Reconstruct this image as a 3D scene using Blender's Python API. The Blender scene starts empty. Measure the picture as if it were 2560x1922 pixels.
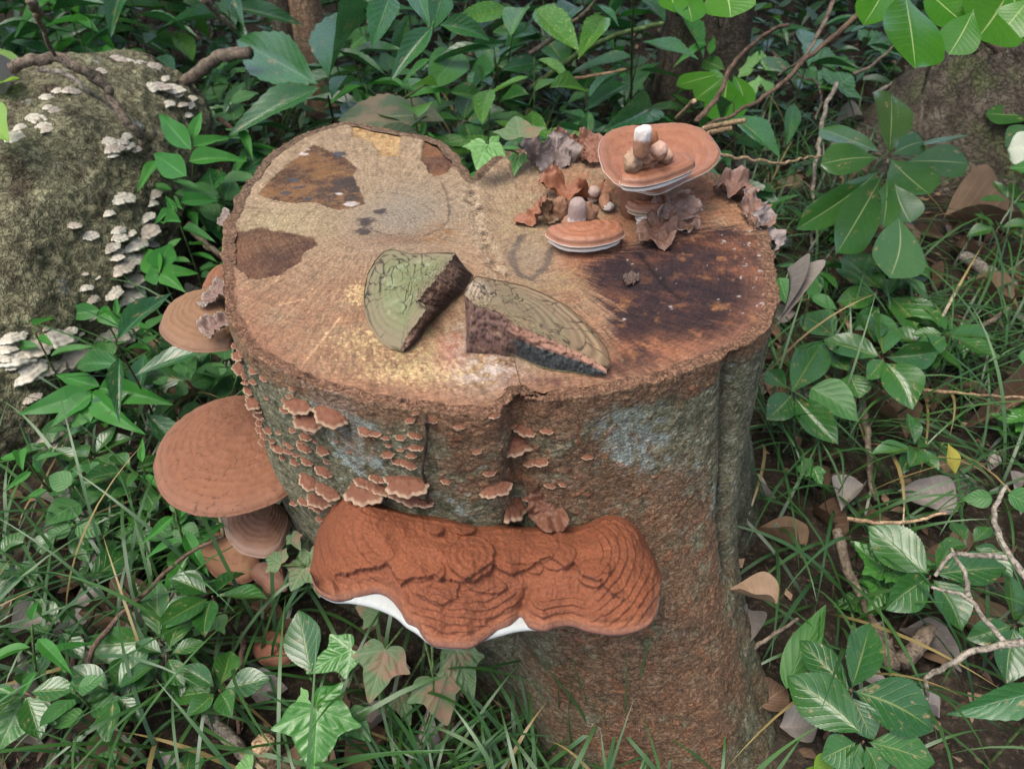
import bpy, math, random
import numpy as np
from mathutils import Vector, Matrix, Quaternion
from mathutils.bvhtree import BVHTree
random.seed(7); RNG = np.random.default_rng(7)
scene = bpy.context.scene
COL = scene.collection
# ------------------------------------------------------------------ camera, sky, sun, exposure
HT = 0.45                      # height of the sawn face of the stump (m)
CZ = HT + 0.4255               # camera height
PITCH = math.radians(40.0)     # looking down
FPX = 1923.0                   # focal length in photograph pixels (2560 wide)
cam_d = bpy.data.cameras.new('camera'); cam = bpy.data.objects.new('camera', cam_d); COL.objects.link(cam)
cam_d.sensor_width = 36.0; cam_d.lens = 36.0*FPX/2560.0
cam_d.clip_start = 0.02; cam_d.clip_end = 300.0
cam.location = (0, 0, CZ); cam.rotation_euler = (math.radians(90)-PITCH, 0, 0)
cam_d.dof.use_dof = True; cam_d.dof.focus_distance = 0.80; cam_d.dof.aperture_fstop = 9.0
scene.camera = cam
SUN_EL, SUN_AZ = math.radians(68), math.radians(-125)      # azimuth: 0 = +Y, positive clockwise seen from above
world = bpy.data.worlds.new('World'); scene.world = world; world.use_nodes = True
wn = world.node_tree.nodes; wl = world.node_tree.links
sky = wn.new('ShaderNodeTexSky'); sky.sky_type = 'NISHITA'; sky.sun_disc = False
sky.sun_elevation = SUN_EL; sky.sun_rotation = SUN_AZ
sky.air_density = 0.6; sky.dust_density = 4.0; sky.ozone_density = 0.6
wn['Background'].inputs['Strength'].default_value = 0.15
hs = wn.new('ShaderNodeHueSaturation'); hs.inputs['Saturation'].default_value = 0.80        # thin cloud: a whiter sky
wl.new(sky.outputs['Color'], hs.inputs['Color']); wl.new(hs.outputs['Color'], wn['Background'].inputs['Color'])
sun_d = bpy.data.lights.new('sun', 'SUN'); sun = bpy.data.objects.new('sun', sun_d); COL.objects.link(sun)
sun_d.energy = 0.7; sun_d.angle = math.radians(40); sun_d.color = (1.0, 0.95, 0.86)
_sd = Vector((math.sin(SUN_AZ)*math.cos(SUN_EL), math.cos(SUN_AZ)*math.cos(SUN_EL), math.sin(SUN_EL)))
sun.rotation_euler = (-_sd).to_track_quat('-Z', 'Y').to_euler(); sun.location = (-3, 2, 6)
vs = scene.view_settings; vs.view_transform = 'Standard'; vs.look = 'None'; vs.exposure = 1.52; vs.gamma = 1.0; vs.use_curve_mapping = False
scene.cycles.max_bounces = 6; scene.cycles.diffuse_bounces = 3; scene.cycles.glossy_bounces = 2
scene.cycles.transmission_bounces = 3; scene.cycles.transparent_max_bounces = 4
scene.cycles.caustics_reflective = False; scene.cycles.caustics_refractive = False
scene.cycles.use_denoising = True
# ------------------------------------------------------------------ surveying: photograph pixel -> point in the place
CAMP = np.array([0, 0, CZ]); CP, SP = math.cos(PITCH), math.sin(PITCH)
def ray(x, y):
    a = (x-1280)/FPX; b = -(y-961)/FPX
    d = np.array([a, CP+b*SP, -SP+b*CP]); return d/np.linalg.norm(d)
def at_z(x, y, z):
    d = ray(x, y); return CAMP+d*((z-CZ)/d[2])
def to_px(p):
    q = np.asarray(p, float)-CAMP; f = q[..., 1]*CP-q[..., 2]*SP; u = q[..., 1]*SP+q[..., 2]*CP
    return np.stack([1280+FPX*q[..., 0]/f, 961-FPX*u/f], -1)
def on_plane(x, y, p0, n):
    d = ray(x, y); return CAMP+d*(np.dot(np.asarray(p0)-CAMP, n)/np.dot(d, n))
def hit(bvh, x, y):
    for dy in (0, 12, 25, 40):
        d = ray(x, y+dy); r = bvh.ray_cast(Vector(CAMP), Vector(d))
        if r[0] is not None: break
    if r[0] is None: return None, None
    n = np.array(r[1]); return np.array(r[0]), (n if n@d < 0 else -n)
def zm(x0, y0, w, wpx=2212.0):     # coordinates read in an enlargement -> photograph pixels
    s = w/wpx
    return lambda pts: [(x0+p[0]*s, y0+p[1]*s)+tuple(p[2:]) for p in pts]
# ------------------------------------------------------------------ numeric noise
def _hash(ix, iy, iz, seed):
    h = (ix*374761393+iy*668265263+iz*2147483647+seed*1274126177) & 0xFFFFFFFF
    h = ((h ^ (h >> 13))*1274126177) & 0xFFFFFFFF
    return h ^ (h >> 16)
_G = np.array([[1,1,0],[-1,1,0],[1,-1,0],[-1,-1,0],[1,0,1],[-1,0,1],[1,0,-1],[-1,0,-1],[0,1,1],[0,-1,1],[0,1,-1],[0,-1,-1]], float)
def perlin(p, seed=0):
    p = np.asarray(p, float); i = np.floor(p).astype(np.int64); f = p-i
    u = f*f*f*(f*(f*6-15)+10); r = 0
    for dx in (0, 1):
        wx = u[:, 0] if dx else 1-u[:, 0]
        for dy in (0, 1):
            wy = u[:, 1] if dy else 1-u[:, 1]
            for dz in (0, 1):
                wz = u[:, 2] if dz else 1-u[:, 2]
                g = _G[_hash(i[:, 0]+dx, i[:, 1]+dy, i[:, 2]+dz, seed) % 12]
                r = r+wx*wy*wz*(g[:, 0]*(f[:, 0]-dx)+g[:, 1]*(f[:, 1]-dy)+g[:, 2]*(f[:, 2]-dz))
    return r
def fbm(p, octv=4, gain=0.5, seed=0, ridged=False):
    s = 0; a = 1.0; t = 0; p = np.asarray(p, float)
    for o in range(octv):
        n = perlin(p*(2.0**o)+o*17.3, seed+o*31)
        if ridged: n = 1-2*np.abs(n)
        s = s+a*n; t += a; a *= gain
    return s/t
def voro(p, seed=0):               # F1, F2-F1, cell id noise
    p = np.asarray(p, float); i = np.floor(p).astype(np.int64); n = len(p)
    f1 = np.full(n, 9.0); f2 = np.full(n, 9.0); cid = np.zeros(n)
    for dx in (-1, 0, 1):
        for dy in (-1, 0, 1):
            for dz in (-1, 0, 1):
                c = i+np.array([dx, dy, dz])
                h = _hash(c[:, 0], c[:, 1], c[:, 2], seed)
                q = c+np.stack([(h & 255)/255., ((h >> 8) & 255)/255., ((h >> 16) & 255)/255.], 1)
                d = np.sqrt(((q-p)**2).sum(1)); m = d < f1
                f2 = np.where(m, f1, np.minimum(f2, d)); cid = np.where(m, ((h >> 4) & 1023)/1023., cid); f1 = np.where(m, d, f1)
    return f1, f2-f1, cid
def sstep(a, b, x):
    t = np.clip((x-a)/(b-a), 0, 1); return t*t*(3-2*t)
def lerp(a, b, t): return a+(b-a)*t
def mixc(c, col, m):               # blend a colour array towards a colour by a mask
    return c+(np.asarray(col, float)-c)*np.clip(m, 0, 1)[:, None]
def sdf_poly(pts, poly):           # signed distance in the plane, negative inside
    P = np.asarray(pts, float)[:, :2]; V = np.asarray(poly, float)[:, :2]; n = len(V)
    d = np.full(len(P), 1e9); ins = np.zeros(len(P), bool)
    for k in range(n):
        a = V[k]; b = V[(k+1) % n]; e = b-a; w = P-a
        t = np.clip((w@e)/max(e@e, 1e-12), 0, 1); d = np.minimum(d, ((w-t[:, None]*e)**2).sum(1))
        c = ((a[1] > P[:, 1]) != (b[1] > P[:, 1]))
        xi = a[0]+(P[:, 1]-a[1])*(e[0])/(e[1] if abs(e[1]) > 1e-12 else 1e-12)
        ins ^= c & (P[:, 0] < xi)
    d = np.sqrt(d); return np.where(ins, -d, d)
def dist_line(pts, line):
    P = np.asarray(pts, float); V = np.asarray(line, float); d = np.full(len(P), 1e9)
    P = P[:, :V.shape[1]]
    for k in range(len(V)-1):
        a = V[k]; e = V[k+1]-a; w = P-a; t = np.clip((w@e)/max(e@e, 1e-12), 0, 1)
        d = np.minimum(d, ((w-t[:, None]*e)**2).sum(1))
    return np.sqrt(d)
def catmull(pts, n, closed=False):
    P = np.asarray(pts, float); m = len(P)
    if closed:
        Q = np.vstack([P[-1:], P, P[:2]]); seg = m
    else:
        Q = np.vstack([2*P[:1]-P[1:2], P, 2*P[-1:]-P[-2:-1]]); seg = m-1
    k = 24; out = []
    for s in range(seg):
        p0, p1, p2, p3 = Q[s:s+4]; t = np.linspace(0, 1, k, endpoint=False)[:, None]
        out.append(0.5*((2*p1)+(-p0+p2)*t+(2*p0-5*p1+4*p2-p3)*t*t+(-p0+3*p1-3*p2+p3)*t**3))
    out = np.vstack(out+([] if closed else [P[-1:]]))
    if closed: out = np.vstack([out, out[:1]])
    L = np.r_[0, np.cumsum(np.linalg.norm(np.diff(out, axis=0), axis=1))]
    s = np.linspace(0, L[-1], n, endpoint=not closed)
    return np.stack([np.interp(s, L, out[:, j]) for j in range(P.shape[1])], 1)
# ------------------------------------------------------------------ mesh helpers
def mesh(name, V, F, mat=None, col=None, uv=None, attrs=None, smooth=True):
    V = np.asarray(V, float); me = bpy.data.meshes.new(name)
    if isinstance(F, np.ndarray):
        k = F.shape[1]; me.vertices.add(len(V)); me.vertices.foreach_set('co', V.astype(np.float32).ravel())
        me.loops.add(F.size); me.loops.foreach_set('vertex_index', F.astype(np.int32).ravel())
        me.polygons.add(len(F)); me.polygons.foreach_set('loop_start', np.arange(0, F.size, k, dtype=np.int32))
        me.update(calc_edges=True)
    else:
        me.from_pydata(V.tolist(), [], F)
    if smooth: me.polygons.foreach_set('use_smooth', np.ones(len(me.polygons), bool))
    if col is not None:
        a = me.attributes.new('col', 'FLOAT_COLOR', 'POINT')
        c = np.ones((len(V), 4), np.float32); c[:, :col.shape[1]] = np.clip(col, 0, 1); a.data.foreach_set('color', c.ravel())
    if uv is not None:
        a = me.uv_layers.new(name='UVMap'); vi = np.zeros(len(me.loops), np.int32); me.loops.foreach_get('vertex_index', vi)
        a.data.foreach_set('uv', np.asarray(uv, np.float32)[vi].ravel())
    for k, v in (attrs or {}).items():
        a = me.attributes.new(k, 'FLOAT', 'POINT'); a.data.foreach_set('value', np.asarray(v, np.float32))
    if mat: me.materials.append(mat)
    me.validate(); return me
def grid_faces(nr, nc, wrap=False):
    r = np.arange(nr-1)[:, None]; c = np.arange(nc if wrap else nc-1)[None, :]; c2 = (c+1) % nc
    return np.stack([r*nc+c, r*nc+c2, (r+1)*nc+c2, (r+1)*nc+c], -1).reshape(-1, 4)
def obj(name, me, parent=None, loc=None, rot=None, scale=None):
    o = bpy.data.objects.new(name, me); COL.objects.link(o)
    if loc is not None: o.location = loc
    if rot is not None: o.rotation_euler = rot
    if scale is not None: o.scale = scale if hasattr(scale, '__len__') else (scale,)*3
    if parent is not None: o.parent = parent
    return o
def tag(o, label, cat, group=None):
    o['label'] = label; o['category'] = cat
    if group: o['group'] = group
    return o
def thing(name, label, cat, loc=(0, 0, 0), group=None):
    o = obj(name, None, loc=loc); o.empty_display_size = 0.02; return tag(o, label, cat, group)
def part(name, me, root):          # mesh given in world coordinates, hung under an unrotated root
    return obj(name, me, root, loc=-root.location)
def tube(P, R, n=7, cap=True):
    P = np.asarray(P, float); R = np.broadcast_to(np.asarray(R, float), (len(P),)); T = np.gradient(P, axis=0)
    T /= np.linalg.norm(T, axis=1)[:, None]+1e-12
    up = np.array([0.31, 0.17, 0.93]); up = up if abs(T[0]@up) < .95 else np.array([1., 0, 0]); V = []
    for i in range(len(P)):
        a = np.cross(T[i], up); a /= np.linalg.norm(a)+1e-12; b = np.cross(a, T[i]); up = b
        th = np.arange(n)*2*math.pi/n
        V.append(P[i]+R[i]*(np.cos(th)[:, None]*a+np.sin(th)[:, None]*b))
    V = np.vstack(V); F = [tuple(f) for f in grid_faces(len(P), n, True).tolist()]
    if cap: F += [tuple(range(n))[::-1], tuple((len(P)-1)*n+np.arange(n))]
    return V, F
# ------------------------------------------------------------------ node materials
class NT:
    def __init__(s, name):
        s.m = bpy.data.materials.new(name); s.m.use_nodes = True; s.t = s.m.node_tree; s.n = s.t.nodes; s.l = s.t.links
        s.b = s.n['Principled BSDF']; s.o = s.n['Material Output']
    def new(s, typ, **k):
        x = s.n.new(typ)
        for a, v in k.items(): setattr(x, a, v)
        return x
    def put(s, sock, v):
        if hasattr(v, 'is_output'): s.l.new(v, sock)
        elif hasattr(v, '__len__') and len(v) == 3 and sock.type == 'RGBA': sock.default_value = (*v, 1)
        else: sock.default_value = v
    def attr(s, name, kind='Color'):
        return s.new('ShaderNodeAttribute', attribute_name=name).outputs[kind]
    def tc(s, k='Object'): return s.new('ShaderNodeTexCoord').outputs[k]
    def noise(s, vec, scale, detail=3, rough=0.55, out='Fac'):
        x = s.new('ShaderNodeTexNoise'); s.put(x.inputs['Vector'], vec); s.put(x.inputs['Scale'], scale)
        x.inputs['Detail'].default_value = detail; x.inputs['Roughness'].default_value = rough; return x.outputs[out]
    def voro(s, vec, scale, feature='F1', out='Distance'):
        x = s.new('ShaderNodeTexVoronoi', feature=feature); s.put(x.inputs['Vector'], vec); x.inputs['Scale'].default_value = scale; return x.outputs[out]
    def mapv(s, vec, scale):
        x = s.new('ShaderNodeMapping'); s.put(x.inputs['Vector'], vec); x.inputs['Scale'].default_value = scale; return x.outputs[0]
    def math(s, op, a, b=0.0, clamp=False):
        x = s.new('ShaderNodeMath', operation=op, use_clamp=clamp); s.put(x.inputs[0], a); s.put(x.inputs[1], b); return x.outputs[0]
    def mapr(s, v, a, b, c=0.0, d=1.0):
        x = s.new('ShaderNodeMapRange', interpolation_type='SMOOTHSTEP'); s.put(x.inputs[0], v)
        for i, q in enumerate((a, b, c, d)): s.put(x.inputs[i+1], q)
        return x.outputs[0]
    def mix(s, f, a, b, mode='MIX'):
        x = s.new('ShaderNodeMix', data_type='RGBA', blend_type=mode); s.put(x.inputs['Factor'], f)
        s.put(x.inputs[6], a); s.put(x.inputs[7], b); return x.outputs[2]
    def ramp(s, f, stops):
        x = s.new('ShaderNodeValToRGB'); e = x.color_ramp.elements
        while len(e) < len(stops): e.new(0.5)
        for i, (p, c) in enumerate(stops): e[i].position = p; e[i].color = (*c, 1)
        s.put(x.inputs[0], f); return x.outputs[0]
    def bump(s, h, strength=0.5, dist=0.001, normal=None):
        x = s.new('ShaderNodeBump'); s.put(x.inputs['Height'], h); x.inputs['Strength'].default_value = strength; x.inputs['Distance'].default_value = dist
        if normal is not None: s.l.new(normal, x.inputs['Normal'])
        return x.outputs[0]
    def rnd(s): return s.new('ShaderNodeObjectInfo').outputs['Random']
    def done(s, col, rough=0.7, normal=None, spec=0.4):
        s.put(s.b.inputs['Base Color'], col); s.put(s.b.inputs['Roughness'], rough); s.b.inputs['Specular IOR Level'].default_value = spec
        if normal is not None: s.l.new(normal, s.b.inputs['Normal'])
        return s.m
def mat_vcol(name, rough=0.85, s1=900, s2=2500, amt=0.35, bstr=0.6, bdist=0.0008, spec=0.25):
    t = NT(name); v = t.tc(); n1 = t.noise(v, s1, 4, 0.7); n2 = t.noise(v, s2, 2, 0.6)
    c = t.attr('col'); k = t.math('ADD', t.math('MULTIPLY', t.math('ADD', t.mapr(n1, .32, .68), t.mapr(n2, .3, .7)), amt), 1-amt)
    c = t.mix(1.0, c, t.new('ShaderNodeCombineXYZ').outputs[0], 'MULTIPLY')
    comb = c.node.inputs[7].links[0].from_node
    for i in range(3): t.put(comb.inputs[i], k)
    return t.done(c, rough, t.bump(n1, bstr, bdist, None), spec)

def mat_crunch(name, s=170., aniso=(1, 1, 2.4), dark=.34, bd=.0022, rough=.93, tint=(1, 1, 1)):
    t = NT(name); v = t.mapv(t.tc(), aniso); wob = t.noise(v, s*.35, 2, .5, 'Color'); ad = t.new('ShaderNodeVectorMath', operation='MULTIPLY_ADD'); t.l.new(wob, ad.inputs[0]); ad.inputs[1].default_value = (1.6/s,)*3; t.l.new(v, ad.inputs[2]); v2 = ad.outputs[0]
    def rid(sc, w):
        return t.mapr(t.math('ABSOLUTE', t.math('SUBTRACT', t.noise(v2, sc, 3, .6), .5)), 0., w)
    a = rid(s, .075); b = rid(s*2.3, .11); f = t.noise(v, s*5., 2, .6); h = t.math('ADD', t.math('MULTIPLY', a, .6), t.math('ADD', t.math('MULTIPLY', b, .32), t.math('MULTIPLY', f, .25)))
    k = t.math('ADD', t.math('MULTIPLY', t.mapr(h, .25, 1.05), 1.18-dark), dark); c = t.attr('col'); cb = t.new('ShaderNodeCombineXYZ')
    for i in range(3): t.l.new(t.math('MULTIPLY', k, tint[i]), cb.inputs[i])
    return t.done(t.mix(1., c, cb.outputs[0], 'MULTIPLY'), rough, t.bump(h, .9, bd), .22)
# ------------------------------------------------------------------ ground
def ground_h(x, y):
    p = np.stack([np.asarray(x, float).ravel(), np.asarray(y, float).ravel(), np.zeros(np.size(x))], 1)
    h = 0.035*fbm(p*1.7, 3, 0.5, 5)+0.012*fbm(p*9, 3, 0.5, 6)
    h += 0.30*sstep(1.9, 4.5, p[:, 1])                                   # the bank rises behind
    return h.reshape(np.shape(x))
def gz(x, y): return float(ground_h(np.array([x]), np.array([y]))[0])
def soil_mat():
    t = NT('soil'); v = t.tc(); n1 = t.noise(v, 14, 6, 0.65); n2 = t.noise(v, 130, 5, 0.7); w = t.voro(v, 55, 'F1', 'Color')
    c = t.ramp(n1, [(0.3, (0.012, 0.010, 0.007)), (0.5, (0.034, 0.027, 0.019)), (0.7, (0.075, 0.058, 0.041))])
    c = t.mix(t.mapr(n2, 0.5, 0.72), c, (0.15, 0.115, 0.08)); c = t.mix(t.math('MULTIPLY', t.voro(v, 90, 'F1'), .6, True), c, (.02, .016, .012))
    return t.done(c, 0.95, t.bump(n2, 1.0, 0.006), 0.1)
gx = np.r_[-60, -25, -10, -5, np.linspace(-2.8, 2.8, 150), 5, 10, 25, 60]; gy = np.r_[-40, -10, -3, -1, np.linspace(-0.4, 4.6, 150), 6, 10, 20, 40, 80]
GX, GY = np.meshgrid(gx, gy); GZ = ground_h(GX, GY)
ground = obj('ground', mesh('ground', np.stack([GX.ravel(), GY.ravel(), GZ.ravel()], 1), grid_faces(len(gy), len(gx)), soil_mat())); ground['kind'] = 'structure'
# ------------------------------------------------------------------ the stump
RIM = [(860,305),(760,335),(690,372),(640,420),(598,480),(572,545),(560,620),(556,700),(562,770),(585,830),(640,885),(700,925),(760,955),(850,985),(950,1008),(1050,1025),(1150,1035),(1240,1032),(1278,1010),(1296,985),(1318,1003),(1400,1000),(1500,982),(1600,960),(1700,930),(1800,892),(1870,858),(1920,815),(1945,755),(1942,700),(1930,640),(1905,560),(1860,500),(1790,440),(1700,395),(1600,375),(1500,362),(1400,358),(1300,370),(1235,395),(1200,425),(1180,447),(1160,418),(1130,378),(1080,345),(1010,330),(940,318)]
W3 = lambda pts, z=HT: np.array([at_z(p[0], p[1], z) for p in pts])
rim = catmull(W3(RIM)[:, :2], 6000, True)
rim0 = rim.copy(); _rn = np.c_[rim*32, np.zeros(6000)]; rim = rim+np.stack([fbm(_rn, 4, .6, 71), fbm(_rn, 4, .6, 72)], 1)*0.007
SC = np.array([0.0, 0.77])
_seg = np.linalg.norm(np.diff(np.vstack([rim, rim[:1]]), axis=0), axis=1)
dens = np.where(rim[:, 1] < 0.86, 1/0.0013, 1/0.0045); dens = np.convolve(np.r_[dens[-60:], dens, dens[:60]], np.ones(121)/121, 'valid')
cum = np.r_[0, np.cumsum(_seg*dens)]; NA = int(cum[-1]); arc = np.r_[0, np.cumsum(_seg)]
tt = np.linspace(0, cum[-1], NA, endpoint=False); rimX = np.vstack([rim, rim[:1]])
rim0X = np.vstack([rim0, rim0[:1]]); O0 = np.stack([np.interp(tt, cum, rim0X[:, 0]), np.interp(tt, cum, rim0X[:, 1])], 1); O = np.stack([np.interp(tt, cum, rimX[:, 0]), np.interp(tt, cum, rimX[:, 1])], 1); S = np.interp(tt, cum, arc)
tang = np.roll(O, -1, 0)-np.roll(O, 1, 0)
for _ in range(3): tang = (np.roll(tang, 4, 0)+tang+np.roll(tang, -4, 0))/3
tang /= np.linalg.norm(tang, axis=1)[:, None]
nrm2 = np.stack([tang[:, 1], -tang[:, 0]], 1)
if ((O-SC)*nrm2).sum() < 0: nrm2 = -nrm2
BASE = [(0.0,0.455),(0.06,0.375),(0.16,0.335),(0.255,0.36),(0.30,0.45),(0.292,0.55),(0.275,0.62),(0.335,0.70),(0.365,0.80),(0.31,0.97),(0.15,1.09),(-0.05,1.10),(-0.22,1.02),(-0.31,0.86),(-0.305,0.72),(-0.25,0.61),(-0.13,0.545),(-0.05,0.50)]
bs = catmull(BASE, 2000, True); ba = np.arctan2(*(bs-SC).T[::-1]); br = np.linalg.norm(bs-SC, axis=1); o_ = np.argsort(ba)
oa = np.arctan2(*(O-SC).T[::-1]); rb = np.interp(oa, ba[o_], br[o_], period=2*math.pi)
ob = SC+np.stack([np.cos(oa), np.sin(oa)], 1)*rb[:, None]
NR = 340; T = np.linspace(0, 1.06, NR)
wf = np.clip(T, 0, 1.1)**2.0*0.85+0.15*T-0.05*np.sin(np.pi*np.clip(T, 0, 1))
ph = np.where(np.abs(O[:, 0]-at_z(1296, 985, HT)[0]) < .05, 1.0, 0.0)
def wall(disp=None):
    k = sstep(0, .09, T)[:, None, None]; OO = O[None]*(1-k)+O0[None]*k; P = OO+(ob[None]-OO)*wf[:, None, None]
    Z = np.broadcast_to((HT*(1-T))[:, None], P.shape[:2])
    V = np.concatenate([P, Z[..., None]], 2)
    return V
WB = wall()
du = np.roll(WB, -1, 1)-np.roll(WB, 1, 1); dv = np.gradient(WB, axis=0); NW = np.cross(dv, du); NW /= np.linalg.norm(NW, axis=2)[..., None]+1e-12
if (NW[NR//2, :, :2]*nrm2).sum() < 0: NW = -NW
cs = (slice(None, None, 8), slice(None, None, 6)); Wc = WB[cs]
bvh0 = BVHTree.FromPolygons([Vector(v) for v in Wc.reshape(-1, 3)], grid_faces(Wc.shape[0], Wc.shape[1], True).tolist())
def bh(x, y): return hit(bvh0, x, y)[0]
Q = WB.reshape(-1, 3); SS = np.broadcast_to(S[None], (NR, NA)).ravel(); ZZ = Q[:, 2]
TX = np.stack([SS, ZZ, 0*ZZ], 1)
warp = fbm(TX*9, 3, 0.5, 3)*0.03
A = np.stack([TX[:, 0]*75+warp*40, TX[:, 1]*190+warp*260, 0*ZZ], 1)
wr = fbm(A, 3, 0.6, 11, True); fine = fbm(TX*420, 3, 0.6, 12); big = fbm(np.stack([TX[:, 0]*7, TX[:, 1]*5, 0*ZZ], 1), 3, 0.5, 13)
plate = fbm(TX*38, 4, 0.55, 14)
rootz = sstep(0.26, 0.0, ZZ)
rightness = sstep(0.20, 0.33, Q[:, 0])
vfl = fbm(np.stack([TX[:, 0]*55, TX[:, 1]*11, 0*ZZ], 1), 4, 0.6, 15, True)
D = 0.0012*wr+0.0008*fine+0.006*big+0.0016*plate+0.007*rootz*vfl*(0.35+rightness)+0.005*rightness*vfl*0.8
GS = 0.62
def gauss(x, y, r, asp=1.0):
    c = bh(x, y)
    if c is None: return np.zeros(len(Q))
    r *= GS; d = Q-c; d[:, 2] /= asp; return np.exp(-(d**2).sum(1)/(2*r*r))
crack = dist_line(Q, np.array([[*at_z(1297, 992, HT)]]+[bh(1304, 1030), bh(1312, 1065), bh(1316, 1090)]))
cw = 0.0045*sstep(-0.02, 0.06, ZZ-(HT-0.07))+0.0006
D -= 0.010*np.exp(-(crack/cw)**2)*sstep(HT-0.085, HT-0.03, ZZ)
seamb = dist_line(Q, np.array([[*at_z(1297, 992, HT)]]+[bh(1316, 1090), bh(1318, 1250), bh(1330, 1400)])); D -= 0.006*np.exp(-(seamb/0.02)**2)
vrt = dist_line(Q, np.array([bh(1835, 905), bh(1826, 1010), bh(1822, 1150), bh(1812, 1290), bh(1828, 1420)]))
D -= 0.012*np.exp(-(vrt/0.014)**2)
flk = sstep(0.12, 0.35, fbm(TX*70, 3, 0.6, 21)); dusta = 0
for g in [(1360,1070,.05,1),(1290,1150,.04,1.3),(1420,1180,.06,1),(1560,1320,.07,1.2),(1150,1060,.035,.7),(1180,1180,.05,1),(1700,1400,.08,1.5),(1720,1600,.10,1.5),(1500,1700,.10,1),(1680,1820,.1,1),(1740,960,.035,.6),(900,1100,.03,1),(1600,1480,.08,1)]:
    dusta = dusta+gauss(*g)
dusta = np.clip(dusta*.85, 0, .92)
D += 0.0012*flk*np.clip(dusta+.25, 0, 1)
WV = Q+NW.reshape(-1, 3)*D[:, None]
topf = np.exp(-(HT-ZZ)/0.012)
WV[:, 2] += topf*(0.0022*fbm(TX*260, 3, 0.6, 22)+0.003*fbm(TX*60, 2, 0.5, 23))
# colours of the bark: grey-green lichen, pale blue crust, rusty spore dust, dark fissures
c = np.zeros((len(Q), 3))+np.array([0.155, 0.138, 0.088])
c = mixc(c, (0.075, 0.074, 0.042), sstep(-0.1, 0.35, fbm(TX*45, 4, 0.6, 24)))
c = mixc(c, (0.26, 0.245, 0.175), sstep(0.0, 0.3, fbm(TX*110, 4, 0.65, 25))*0.8)
pale = gauss(868,1010,.025,1.3)+gauss(880,1120,.028,1.6)+gauss(780,985,.02)+gauss(700,930,.02)*.6+gauss(1560,1070,.04)+gauss(1600,1130,.035)*.7+gauss(1790,1240,.02,2)*.7+gauss(1150,1250,.03)*.5+gauss(930,1150,.02)*.5+gauss(1700,1180,.03)*.4+gauss(940,950,.02)*.4
pm = sstep(.0, .14, fbm(TX*70, 5, 0.72, 26)+.45*np.clip(pale, 0, 1)-.24)
c = mixc(c, (0.27, 0.30, 0.28), pm*0.8)
c = mixc(c, (0.16, 0.15, 0.09), gauss(1640,980,.05)*0.5)
dn = sstep(-0.17, 0.24, fbm(TX*34, 5, 0.68, 27)+(dusta-0.66)*0.55+0.20*wr)
c = mixc(c, (0.170, 0.080, 0.045), dn*np.clip(dusta*1.0, 0, 0.75))
c = mixc(c, (0.22, 0.092, 0.05), flk*np.clip(0.15+dusta, 0, 1)*0.8*(1-rightness*0.6))
low = gauss(1150,1680,.09)+gauss(1250,1800,.07)+gauss(1050,1560,.06)
c = mixc(c, (0.085, 0.065, 0.045), np.clip(low, 0, .85)); c = mixc(c, (0.17, 0.155, 0.105), np.clip(gauss(1200,1620,.05)+gauss(1290,1700,.04)+gauss(880,1560,.05), 0, 1)*sstep(-.1, .3, fbm(TX*50, 4, .6, 61))*.8)
c = mixc(c, (0.19, 0.082, 0.045), rootz*0.55*sstep(-.05, .12, Q[:, 0])*sstep(-.2, .3, fbm(TX*25, 3, .6, 62)))
c = mixc(c, (0.060, 0.066, 0.040), rightness*0.75*sstep(-0.3, 0.3, fbm(TX*30, 3, 0.6, 28)+.1))
c = mixc(c, (0.10, 0.10, 0.07), np.exp(-((Q[:, 0]-.33)/.05)**2)*sstep(.62, .72, Q[:, 1])*.6)
fis = sstep(0.05, -0.45, wr); c = mixc(c, (0.03, 0.022, 0.015), fis*0.50); c = mixc(c, (.03, .022, .015), sstep(.12, .0, np.abs(fbm(np.stack([TX[:, 0]*32, TX[:, 1]*55, 0*ZZ], 1), 3, .6, 63))*1.6)*.5)
c = mixc(c, (0.012, 0.009, 0.007), np.exp(-(crack/(cw*0.7))**2)*sstep(HT-.085, HT-.03, ZZ)); c = mixc(c, (0.015, 0.012, 0.008), np.exp(-(vrt/0.006)**2)*.6)
edge = sstep(0.030, 0.012, HT-ZZ+0.010*fbm(TX*40, 3, 0.6, 29))
c = mixc(c, (0.195, 0.098, 0.058), edge*0.80); c = mixc(c, (0.045, 0.026, 0.016), edge*sstep(0.12, 0.4, fbm(A*1.0, 3, 0.6, 30))*0.75)
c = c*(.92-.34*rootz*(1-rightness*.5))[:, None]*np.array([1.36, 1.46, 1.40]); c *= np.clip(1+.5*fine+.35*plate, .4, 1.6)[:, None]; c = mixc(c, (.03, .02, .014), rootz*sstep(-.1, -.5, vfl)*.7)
bcol = c
# sawn rim of the bark
bw = 0.012
RR = 9; rimV = []; rimC = []
for k in range(RR):
    u = 1-(k+1)/RR
    p = O-nrm2*(bw*(1-u)*(1+0.35*fbm(np.stack([S*30, 0*S, 0*S], 1), 2, .5, 31)))[:, None]
    q = np.stack([p[:, 0]*300, p[:, 1]*300, 0*S], 1); g = fbm(q, 3, .65, 32); g2 = fbm(q*.2, 3, .6, 33)
    z = HT+0.0020*g+0.0012*g2-0.0010*(1-u)
    rimV.append(np.stack([p[:, 0], p[:, 1], z], 1))
    cc = np.zeros((NA, 3))+np.array([0.175, 0.115, 0.072]); fr = sstep(0.95, 0.60, p[:, 1]); cc = mixc(cc, (0.20, 0.105, 0.062), fr)
    cc = mixc(cc, (0.34, 0.24, 0.16), sstep(.1, .5, g)*.7); cc = mixc(cc, (0.05, 0.028, 0.018), sstep(.0, .45, -g)*.75)
    cc = mixc(cc, (0.03, 0.018, 0.012), sstep(.12, .4, g2)*sstep(.62, .2, abs(u-.35)*2)*.8)
    rimC.append(cc)
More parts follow.
